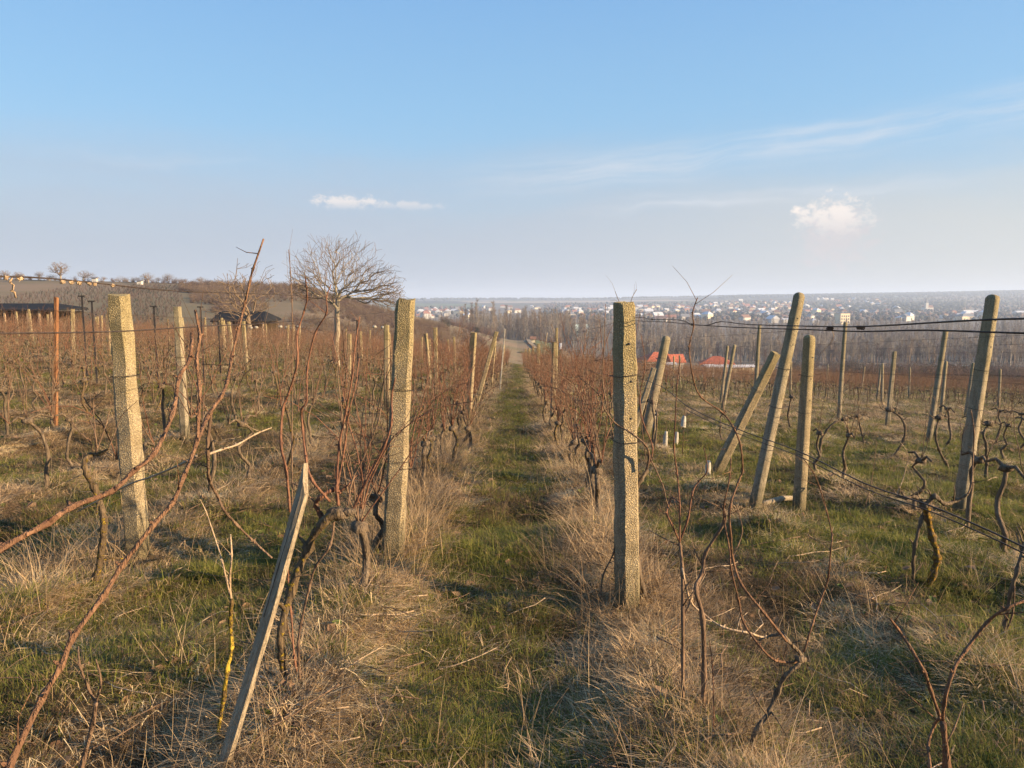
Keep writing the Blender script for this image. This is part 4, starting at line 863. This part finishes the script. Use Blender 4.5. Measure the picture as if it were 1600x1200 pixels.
for i, (px, top, lb) in enumerate(((95, 408, 'tallest round bare tree on the left ridge'), (130, 422, 'rounded bare tree right of the tallest ridge tree'), (62, 423, 'broad low tree left of the tallest ridge tree'), (78, 428, 'low tree touching the tallest ridge tree on its left'), (8, 421, 'bare tree on the ridge at the far left edge'),
        (162, 432, 'low bush-like tree beside the tiny white hut on the ridge'), (232, 425, 'left one of the pair of ridge trees above the striped vineyard'), (263, 426, 'right one of the pair of ridge trees above the striped vineyard'), (248, 432, 'small tree between the pair of ridge trees'), (216, 432, 'small tree left of the pair of ridge trees'), (290, 435, 'low rounded tree at the right end of the ridge'), (314, 432, 'dense purplish tree at the right end of the ridge'), (182, 436, 'very low tree in the middle of the ridge'))):
    tree_at(px, 440, top, 270 + (i % 3) * 3, lb, i + 1, 'trees on the left ridge', 1.35 * 1.35 if px not in (95,) else 1.5)
# scrub, hedge and woods as masses
def bushmesh(seed, h, n, m='twig_bark', r=.02):
    rr = random.Random(seed); parts = []
    for i in range(n):
        a = rr.uniform(0, 6.283); t_ = rr.uniform(0, .8); d = Vector((math.cos(a) * t_, math.sin(a) * t_, 1)).normalized(); L = h * rr.uniform(.6, 1.1); p = [Vector((math.cos(a) * .25 * h * .3, math.sin(a) * .25 * h * .3, -.1))]
        for j in range(4): d = (d + Vector((rr.gauss(0, .16), rr.gauss(0, .16), rr.gauss(0, .08)))).normalized(); p.append(p[-1] + d * L / 4)
        parts.append(tube(p, [r, r * .8, r * .6, r * .45, r * .3], 3, cap=False))
        for k in range(4):
            j = rr.randint(1, 4); q = Vector((rr.gauss(0, 1), rr.gauss(0, 1), rr.gauss(.4, .6))).normalized() * rr.uniform(.15, .35) * h; parts.append(tube([p[j], p[j] + q * .6 + Vector((0, 0, .03)), p[j] + q], [r * .5, r * .4, r * .25], 3, cap=False))
    return mk('bush', *join(parts), m, True)
for nm, a, b in (('wood_purple', (.085, .058, .05), (.15, .10, .085)), ('wood_brown', (.12, .085, .06), (.20, .15, .11)), ('wood_grey', (.12, .10, .085), (.24, .205, .17)), ('wood_dark', (.028, .032, .028), (.05, .052, .042))): simple(nm, a, b, .3)
scrubs = [tobj(bushmesh(s, 2.6, 26, 'wood_purple' if s % 2 else 'wood_brown', .03)) for s in range(4)]
def along(pts, n, jit): 
    a = np.array(pts, float); t_ = RNG.random(n) * (len(a) - 1); i = t_.astype(int); f_ = (t_ - i)[:, None]; return a[i] * (1 - f_) + a[i + 1] * f_ + RNG.normal(0, jit, (n, a.shape[1]))
def pxscatter(name, regs, objs, s_lo, s_hi, tilt=.05):
    pts = []
    for (px0, px1, d0, d1, n) in regs:
        px = RNG.uniform(px0, px1, n); d = np.sqrt(RNG.uniform(d0 * d0, d1 * d1, n)); b = (px - 808) / FPX; pts.append(np.stack([b * d, d], -1))
    p = np.concatenate(pts); z = height(p[:, 0], p[:, 1]); n = len(p); return scatter(name, np.stack([p[:, 0], p[:, 1], z], -1), zrot(n, tilt), RNG.uniform(s_lo, s_hi, n), RNG.integers(0, len(objs), n), objs)
pxscatter('hillside_scrub', [(-20, 290, 268, 284, 90), (283, 345, 225, 268, 200), (300, 400, 185, 240, 200), (330, 480, 240, 275, 260), (400, 560, 200, 270, 330), (480, 640, 170, 265, 380), (560, 700, 140, 250, 330), (330, 420, 160, 190, 80), (640, 760, 110, 230, 160), (340, 660, 105, 150, 240)], scrubs, .4, .9)
# distant vine rows on the far hillside, running up the slope
lowv = [tobj(bushmesh(90 + s, 1.5, 7, 'wood_purple' if s else 'wood_dark', .05)) for s in range(3)]
pp = []
for px in np.arange(178, 290, 8.5):
    b = (px - 808) / FPX
    for d in np.arange(118, 262, 2.0): pp.append((b * 190 + (d - 190) * (b * .75 - .02) + RNG.normal(0, .10), d + RNG.normal(0, .7)))
for px in np.arange(-10, 178, 12.0):
    b = (px - 808) / FPX
    for d in np.arange(128, 250, 2.0): pp.append((b * 190 + (d - 190) * -.18 + RNG.normal(0, .12), d + RNG.normal(0, .7)))
pp = np.array(pp); bb = pp[:, 0] / pp[:, 1] * FPX + 808; pp = pp[(bb < 286) & (bb > -60)]
n = len(pp); scatter('hillside_vines', np.stack([pp[:, 0], pp[:, 1], height(pp[:, 0], pp[:, 1])], -1), zrot(n, .03), np.stack([RNG.uniform(.25, .4, n), RNG.uniform(.25, .4, n), RNG.uniform(.6, .85, n)], -1), RNG.integers(0, 3, n), lowv)
# more vines behind the left block, and lower right block
pp = []
for X in np.arange(-84, -4, 1.95):
    for y in np.arange(67 if X < -30 else 79, 108, 1.2): pp.append((X + RNG.normal(0, .08), y))
for X in np.arange(3, 90, 1.95):
    for y in np.arange(79, 118, 1.3): pp.append((X + RNG.normal(0, .08), y))
pp = np.array(pp); n = len(pp); 
fo2 = [tobj(o.data) for o in fobjs[6:12]]
scatter('vineyard_beyond', np.stack([pp[:, 0], pp[:, 1], height(pp[:, 0], pp[:, 1])], -1), zrot(n, .03), RNG.uniform(.8, 1.0, n), RNG.integers(0, 6, n), fo2)
# valley woods
def tall(seed, h, m, sp, r=.15, nb=34):
    rr = random.Random(seed); parts = [tube([(0, 0, -.5), (rr.uniform(-.2, .2), 0, h * .5), (0, 0, h)], [r * 2, r * 1.3, r * .3], 4, cap=False)]
    for i in range(nb):
        z = h * rr.uniform(.22, .96); a = rr.uniform(0, 6.283); L = sp * h * (1.05 - z / h) * rr.uniform(.6, 1.2) + h * .06; d = Vector((math.cos(a), math.sin(a), rr.uniform(.7, 1.8))).normalized(); p0 = Vector((0, 0, z)); p1 = p0 + d * L * .5; p2 = p1 + (d + Vector((0, 0, .3))).normalized() * L * .5
        parts.append(tube([p0, p1, p2], [r * .5, r * .38, r * .2], 3, cap=False))
        for k in range(3):
            e = p1 + Vector((rr.gauss(0, 1), rr.gauss(0, 1), rr.gauss(.8, .5))).normalized() * L * .45; parts.append(tube([p1, e], [r * .3, r * .16], 3, cap=False))
    return tobj(mk('tall_tree', *join(parts), m, True))
woods = [tall(1, 13, 'wood_grey', .30), tall(2, 11, 'wood_brown', .38), tall(3, 15, 'wood_grey', .22), tall(4, 10, 'wood_brown', .42), tall(5, 9, 'wood_purple', .45), tall(6, 12, 'wood_grey', .35)]
pxscatter('valley_woodland', [(1000, 1680, 345, 420, 620), (1000, 1680, 420, 640, 950), (980, 1680, 640, 950, 700), (700, 1010, 480, 900, 560), (650, 1000, 900, 1250, 160), (560, 720, 420, 800, 130), (1180, 1680, 300, 345, 40)], woods, .55, 1.12)
pop = [tall(11, 24, 'wood_grey', .18, .17, 60), tall(12, 22, 'wood_brown', .22, .17, 60), tall(13, 20, 'wood_grey', .24, .17, 60)]
pxscatter('poplar_wood', [(720, 790, 430, 600, 60), (790, 880, 430, 640, 130), (870, 945, 470, 600, 60), (960, 1120, 520, 640, 50)], pop, .75, 1.12)
shrub = [tobj(bushmesh(70 + s, 4.0, 22, 'wood_dark' if s % 2 else 'wood_purple', .05)) for s in range(3)]
pxscatter('lower_slope_scrub', [(1230, 1640, 120, 165, 190), (1300, 1640, 165, 215, 160), (1380, 1520, 110, 130, 40), (860, 1010, 180, 330, 70), (690, 780, 230, 420, 110), (1180, 1340, 260, 320, 40)], shrub, .5, 1.05)
fb = [tobj(mk('crown', *lump((0, 0, 4), 5.5, 1, s, (1.3, 1.3, 1)), 'wood_dark')) for s in range(3)]
pxscatter('distant_forest', [(1120, 1720, 3900, 5500, 6000), (980, 1180, 4700, 5400, 350), (680, 1010, 4400, 4800, 500), (-50, 700, 3800, 4800, 400), (1250, 1720, 3400, 4300, 700), (1280, 1500, 1900, 2600, 500)], fb, .7, 1.3)
pxscatter('town_trees', [(640, 760, 1300, 2400, 160), (850, 1620, 1150, 1500, 650), (850, 1300, 1500, 3000, 1300), (1300, 1640, 1400, 3300, 1500)], [tobj(mk('crown', *lump((0, 0, 3.4), 3.4, 1, s + 5, (1.1, 1.1, 1)), 'wood_dark' if s % 2 else 'wood_purple')) for s in range(4)], .7, 1.3)
# ---------------------------------------------------------------- fields, track, stream
def strip(name, pts, wdt, m, zoff=.12, label=None):
    p = smoothpts([Vector(q) for q in pts], 8); V = []; F = []
    for i, q in enumerate(p):
        t_ = (p[min(i + 1, len(p) - 1)] - p[max(i - 1, 0)]); nrm = Vector((-t_.y, t_.x)).normalized()
        for s in (-.5, 0, .5): a = q.xy + nrm * wdt * s; V.append((a.x, a.y, H(a.x, a.y) + zoff))
    for i in range(len(p) - 1):
        for k in range(2): F.append((i * 3 + k, i * 3 + k + 1, i * 3 + k + 4, i * 3 + k + 3))
    o = link(name, mk(name, V, F, m)); tag(o, kind='structure'); return o
simple('track_dirt', (.22, .17, .11), (.30, .24, .16), .5, world=True); simple('field_green', (.07, .085, .03), (.12, .12, .05), .2, world=True); simple('stream_water', (.06, .065, .065), (.09, .095, .09), .1, .3, world=True)
simple('field_tan', (.30, .23, .16), (.36, .28, .20), .01, world=True)
def bd(px, d): return ((px - 808) / FPX * d, d, 0)
strip('field_track', [bd(838, 225), bd(828, 260), bd(822, 300), bd(800, 360), bd(770, 430)], 1.6, 'track_dirt', .35)
strip('green_field', [bd(835, 190), bd(860, 240), bd(840, 300)], 9, 'field_green', .2)
strip('stream', [bd(1000, 352), bd(1100, 338), bd(1200, 325), bd(1330, 318), bd(1480, 312), bd(1700, 300)], 9, 'stream_water', .25)
strip('meadow', [bd(1000, 372), bd(1120, 362), bd(1240, 350), bd(1400, 340)], 14, 'field_tan', .2)
strip('far_field', [bd(730, 3300), bd(900, 3450), bd(1060, 3500)], 420, 'field_tan', 1.5)

# ---------------------------------------------------------------- buildings
def gable(w_, d_, h_, rh, wm, rm, hip=False):
    v, f = box(0, 0, -1, w_, d_, h_ + 1); n = len(v); ov_ = .4; a, b = w_ / 2 + ov_, d_ / 2 + ov_; rx = a if not hip else a * .45
    V = v + [Vector(q) for q in ((-a, -b, h_), (a, -b, h_), (a, b, h_), (-a, b, h_), (-rx, 0, h_ + rh), (rx, 0, h_ + rh))]; F = f + [(n, n + 1, n + 5, n + 4), (n + 2, n + 3, n + 4, n + 5), (n + 1, n + 2, n + 5), (n + 3, n, n + 4), (n + 3, n + 2, n + 1, n)]
    me_ = bpy.data.meshes.new('house'); me_.from_pydata([tuple(q) for q in V], [], F); me_.materials.append(M[wm]); me_.materials.append(M[rm]); me_.polygons.foreach_set('material_index', [0] * 6 + [1] * 5); return me_
def walls_roof(r, w_, d_, h_, rh, wm, rm, hip=False, z0=0, x0=0, y0=0):
    link('wall', mk('wall', *box(x0, y0, z0 - 1.5, w_, d_, h_ + 1.5), wm, False), r)
    a, b = w_ / 2 + .5, d_ / 2 + .5; rx = a if not hip else max(a - b, .3); z = z0 + h_ + .02
    V = [(x0 - a, y0 - b, z), (x0 + a, y0 - b, z), (x0 + a, y0 + b, z), (x0 - a, y0 + b, z), (x0 - rx, y0, z + rh), (x0 + rx, y0, z + rh)]
    return link('roof', mk('roof', V, [(0, 1, 5, 4), (2, 3, 4, 5), (1, 2, 5), (3, 0, 4), (3, 2, 1, 0)], rm, False), r)
def windows(r, xs, zs, y, w_, h_):
    v, f = box(0, 0, 0, w_, .12, h_); me_ = mk('window', v, f, 'glass_dark', False)
    for z in zs:
        for x in xs: link('window', me_, r, (x, y, z))
def site(px, d, rz=0):
    b = (px - 808) / FPX * d; print('site', px, d, 466 + (CAMZ - H(b, d)) / d * FPX); return (b, d, H(b, d)), rz
def building(name, label, px, d, rz, cat='house', group=None):
    r = empty(name, site(px, d)[0], rz); tag(r, label, cat, group); return r
r = building('red_roof_house', 'house with bright orange-red hipped roof and white gable, left of the two red roofs', 1030, 226, .25); rf = walls_roof(r, 11.5, 8, 2.6, 2.6, 'wall_white', 'roof_red', True); windows(r, (-3.5, 0, 3.5), (1.0,), -4.02, 1.2, 1.2); link('chimney', mk('chimney', *box(1.5, 1, 4.2, .6, .6, 1.5), 'wall_cream', False), rf); rf2 = walls_roof(r, 4, 4, 2.4, 2.4, 'wall_white', 'roof_red', False, 0, 3.2, -4.6)
r = building('red_roof_house', 'low house with orange-red roof behind the thin tilted post, right of the two red roofs', 1120, 205, -.2); rf = walls_roof(r, 9, 7, 2.4, 2.1, 'wall_cream', 'roof_red', True); windows(r, (-2.5, 2.5), (.9,), -3.52, 1.2, 1.2); link('chimney', mk('chimney', *box(-1.5, .6, 3.6, .5, .5, 1.4), 'wall_cream', False), rf)
for px, d, lb, w_ in ((1150, 192, 'small pale shed just right of the red-roofed houses', 3.5), (1128, 188, 'small white shed in front of the right red roof', 2.6), (1046, 205, 'cream shed below the left red roof', 3.0), (1165, 198, 'low cream lean-to at the right end of the sheds', 4.0), (1108, 185, 'tiny white shed below the right red roof', 2.0)):
    r = building('garden_shed', lb, px, d, .2, 'shed', 'sheds by the red-roofed houses'); walls_roof(r, w_, 2.4, 1.8, .6, 'wall_white' if w_ < 3.1 else 'wall_cream', 'roof_pale')
r = building('long_building', 'long pale green building with many windows left of the path post', 900, 640, .1, 'building'); walls_roof(r, 36, 14, 8, 3.5, 'wall_green', 'wall_green', True); windows(r, [-15 + 3.75 * i for i in range(9)], (1.2, 4.6), -7.05, 1.8, 1.7)
r = building('apartment_building', 'sunlit cream apartment block with rows of windows above the double wire', 1312, 1020, .25, 'building'); walls_roof(r, 15, 14, 15, 1.0, 'wall_cream', 'roof_grey', True); windows(r, [-5.2 + 3.5 * i for i in range(4)], (2, 6, 10), -7.05, 1.9, 2.0)
r = building('church', 'white church with tall tower on the rise near the right edge', 1443, 1900, .1, 'church'); rf = walls_roof(r, 26, 12, 9, 6, 'wall_white', 'roof_brown'); link('tower', mk('tower', *box(-8, -7.5, -1, 7, 7, 22), 'wall_white', False), r); link('spire', mk('spire', *box(-8, -7.5, 21.05, 8, 8, 11, (.3, .3)), 'roof_grey', False), r)
r = building('chapel', 'tiny white chapel beside the track at the foot of the slope', 833, 262, 0, 'chapel'); walls_roof(r, 1.3, 1.3, 1.3, 1.0, 'wall_cream', 'roof_brown')
r = building('water_tower', 'small white domed building above the double wire, left of the cream block', 1270, 990, 0, 'building'); walls_roof(r, 9, 9, 6, 2.5, 'wall_white', 'roof_pale', True)
r = building('long_building', 'long low white hall at the town edge, left of the leaning post top', 1228, 1080, .1, 'building'); walls_roof(r, 16, 10, 5, 1.6, 'wall_white', 'roof_pale')
for i, (px, dd_, lb) in enumerate(((1378, 2100, 'long grey-roofed institution on the wooded rise'), (1520, 1500, 'low pale warehouse at the right edge of the town'), (1590, 1450, 'long white warehouse cut by the right edge'))):
    r = building('long_building', lb, px, dd_, .05, 'building'); walls_roof(r, 46 if i == 0 else 30, 14, 7, 3, 'wall_white' if i else 'wall_grey', 'roof_pale' if i else 'roof_grey')
for px, dd_, lb, w_ in ((35, 276, 'small white hut on the ridge at far left', 3.6), (152, 272, 'tiny white hut on the ridge left of the broad post', 3.0), (329, 266, 'white hut behind the purplish tree at the ridge end', 2.6), (222, 262, 'small pale hut on the striped hill slope', 3.2)):
    r = building('hillside_hut', lb, px, dd_, .1, 'hut', 'huts on the left hill'); walls_roof(r, w_ * .5, 1.5, 1.3, .5, 'wall_white', 'roof_grey')
# black open sheds among the vines
def shed(px0, px1, ptop, pbot, d, label, deep=4.0, wallm='vine_bark', flatroof=False):
    a = P(px0, pbot, d); b = P(px1, pbot, d); cx = (a.x + b.x) / 2; z = H(cx, d); ze = a.z - z; zt = P(px0, ptop, d).z - z; w_ = b.x - a.x
    r = empty('open_shed', (cx, d, z)); tag(r, label, 'shed')
    hw = w_ / 2; V = [(-hw, -deep / 2, ze), (hw, -deep / 2, ze), (hw * .98, deep / 2, ze + .1), (-hw, deep / 2, ze + .1), (-hw * 1.0, 0, zt), (hw * .72, 0, zt), (-hw, -deep / 2, ze - .12), (hw, -deep / 2, ze - .12), (hw, deep / 2, ze - .1), (-hw, deep / 2, ze - .1)]
    rf = link('roof', mk('roof', V, [(0, 1, 5, 4), (2, 3, 4, 5), (1, 2, 5), (3, 0, 4), (6, 7, 1, 0), (7, 8, 2, 1), (8, 9, 3, 2), (9, 6, 0, 3), (9, 8, 7, 6)], 'roof_dark', False), r)
    nb = max(3, int(w_ / .9)); bm_ = mk('batten', *box(0, 0, 0, .06, .05, .05), 'dark_metal', False)
    link('back_wall', mk('back_wall', *box(0, deep / 2 - .3, -.2, w_ * .9, .1, ze), wallm, False), r)
    pm = mk('post', *box(0, 0, -.3, .12, .12, ze + .2), 'cane_pale', False)
    for i in range(nb): link('post', pm, r, (-hw * .92 + i * w_ * .92 / (nb - 1), -deep / 2 + .2, 0))
shed(345, 427, 486.5, 500, 70, 'black roofed open shed below the smaller bare tree on the left', 5)
shed(-40, 112, 474, 483, 62, 'long dark low roof of an open shed at the far left edge', 5)
# white feed sacks right of shed
sm = mk('sack', *lump((0, 0, .25), .28, 2, 4, (1.2, .8, .9)), 'white_plastic')
for i, px in enumerate((438, 448, 456, 466, 400, 392, 585, 598)):
    d = 46; b = P(px, 508 + (i % 3), d); o = empty('white_bundle', (b.x, d, H(b.x, d))); tag(o, 'small white bundle tied on a stake, %s of those between shed and tree' % on[i], 'bundle', 'white bundles on stakes in the left vineyard')
    q = link('bundle', sm, o, (0, 0, b.z - o.location.z - .2)); q.scale = (.36, .36, .36); link('stick', mk('stick', *tube([(0, 0, 0), (0, 0, max(.3, b.z - o.location.z))], [.02, .015], 5), 'cane_brown'), o)
# the town
hm = []
for wm in ('wall_white', 'wall_cream', 'wall_grey'):
    for rm in ('roof_brown', 'roof_tile', 'roof_grey', 'roof_pale'):
        hm.append((gable(11, 8, 3.6, 3.2, wm, rm), '%s house with %s roof' % (wm[5:], rm[5:].replace('tile', 'reddish')))); hm.append((gable(9, 9, 5, 2.6, wm, rm, True), 'square %s house with %s hipped roof' % (wm[5:], rm[5:].replace('tile', 'reddish'))))
regs = [(655, 735, 1250, 1900, 44, 'town seen left of the path'), (755, 860, 1700, 2400, 12, 'middle of the valley'), (880, 970, 1300, 2300, 34, 'town left of the path post'), (985, 1110, 1100, 2500, 66, 'town right of the path post'), (1110, 1240, 1080, 3000, 80, 'town left of the leaning post'), (1250, 1400, 1080, 2400, 38, 'town between the leaning posts'), (1400, 1540, 1150, 1500, 24, 'near edge of town'), (1255, 1370, 2600, 3300, 16, 'upper town below the ridge')]
random.seed(5)
for px0, px1, d0, d1, n, where in regs:
    for i in range(n):
        px = random.uniform(px0, px1); d = math.sqrt(random.uniform(d0 * d0, d1 * d1)); k = random.choices(range(len(hm)), [2.2 if 'white' in q[1] else 1.2 if 'cream' in q[1] else 1 for q in hm])[0]
        b = (px - 808) / FPX * d; o = link('house', hm[k][0]); o.location = (b, d, H(b, d)); o.rotation_euler = (0, 0, random.choice([0, 1.57]) + random.gauss(.2, .25)); s = random.uniform(1.0, 1.6); o.scale = (s, s, s * random.uniform(.9, 1.2)); tag(o, '%s in the %s' % (hm[k][1], where), 'house', 'far houses, ' + where)

# ---------------------------------------------------------------- haze
v, f = box(-0, 7480, VALLEY - 6, 28600, 15200, 150 - VALLEY + 6 - 55); hz = link('haze', mk('haze', v, f, 'wire', False)); hz.data.materials.clear(); tag(hz, kind='stuff')
hmn = bpy.data.materials.new('haze_air'); hmn.use_nodes = True; t = NT(hmn.node_tree); pv = t.n('ShaderNodeVolumePrincipled', {'Color': (.64, .77, 1.0, 1), 'Density': 2.1e-4, 'Anisotropy': 0.1}); t.n('ShaderNodeOutputMaterial', {'Volume': pv.outputs[0]}); hz.data.materials.append(hmn)
print('objects', len(bpy.data.objects), 'zmax', float(Z.max()), 'zmin', float(Z.min()))
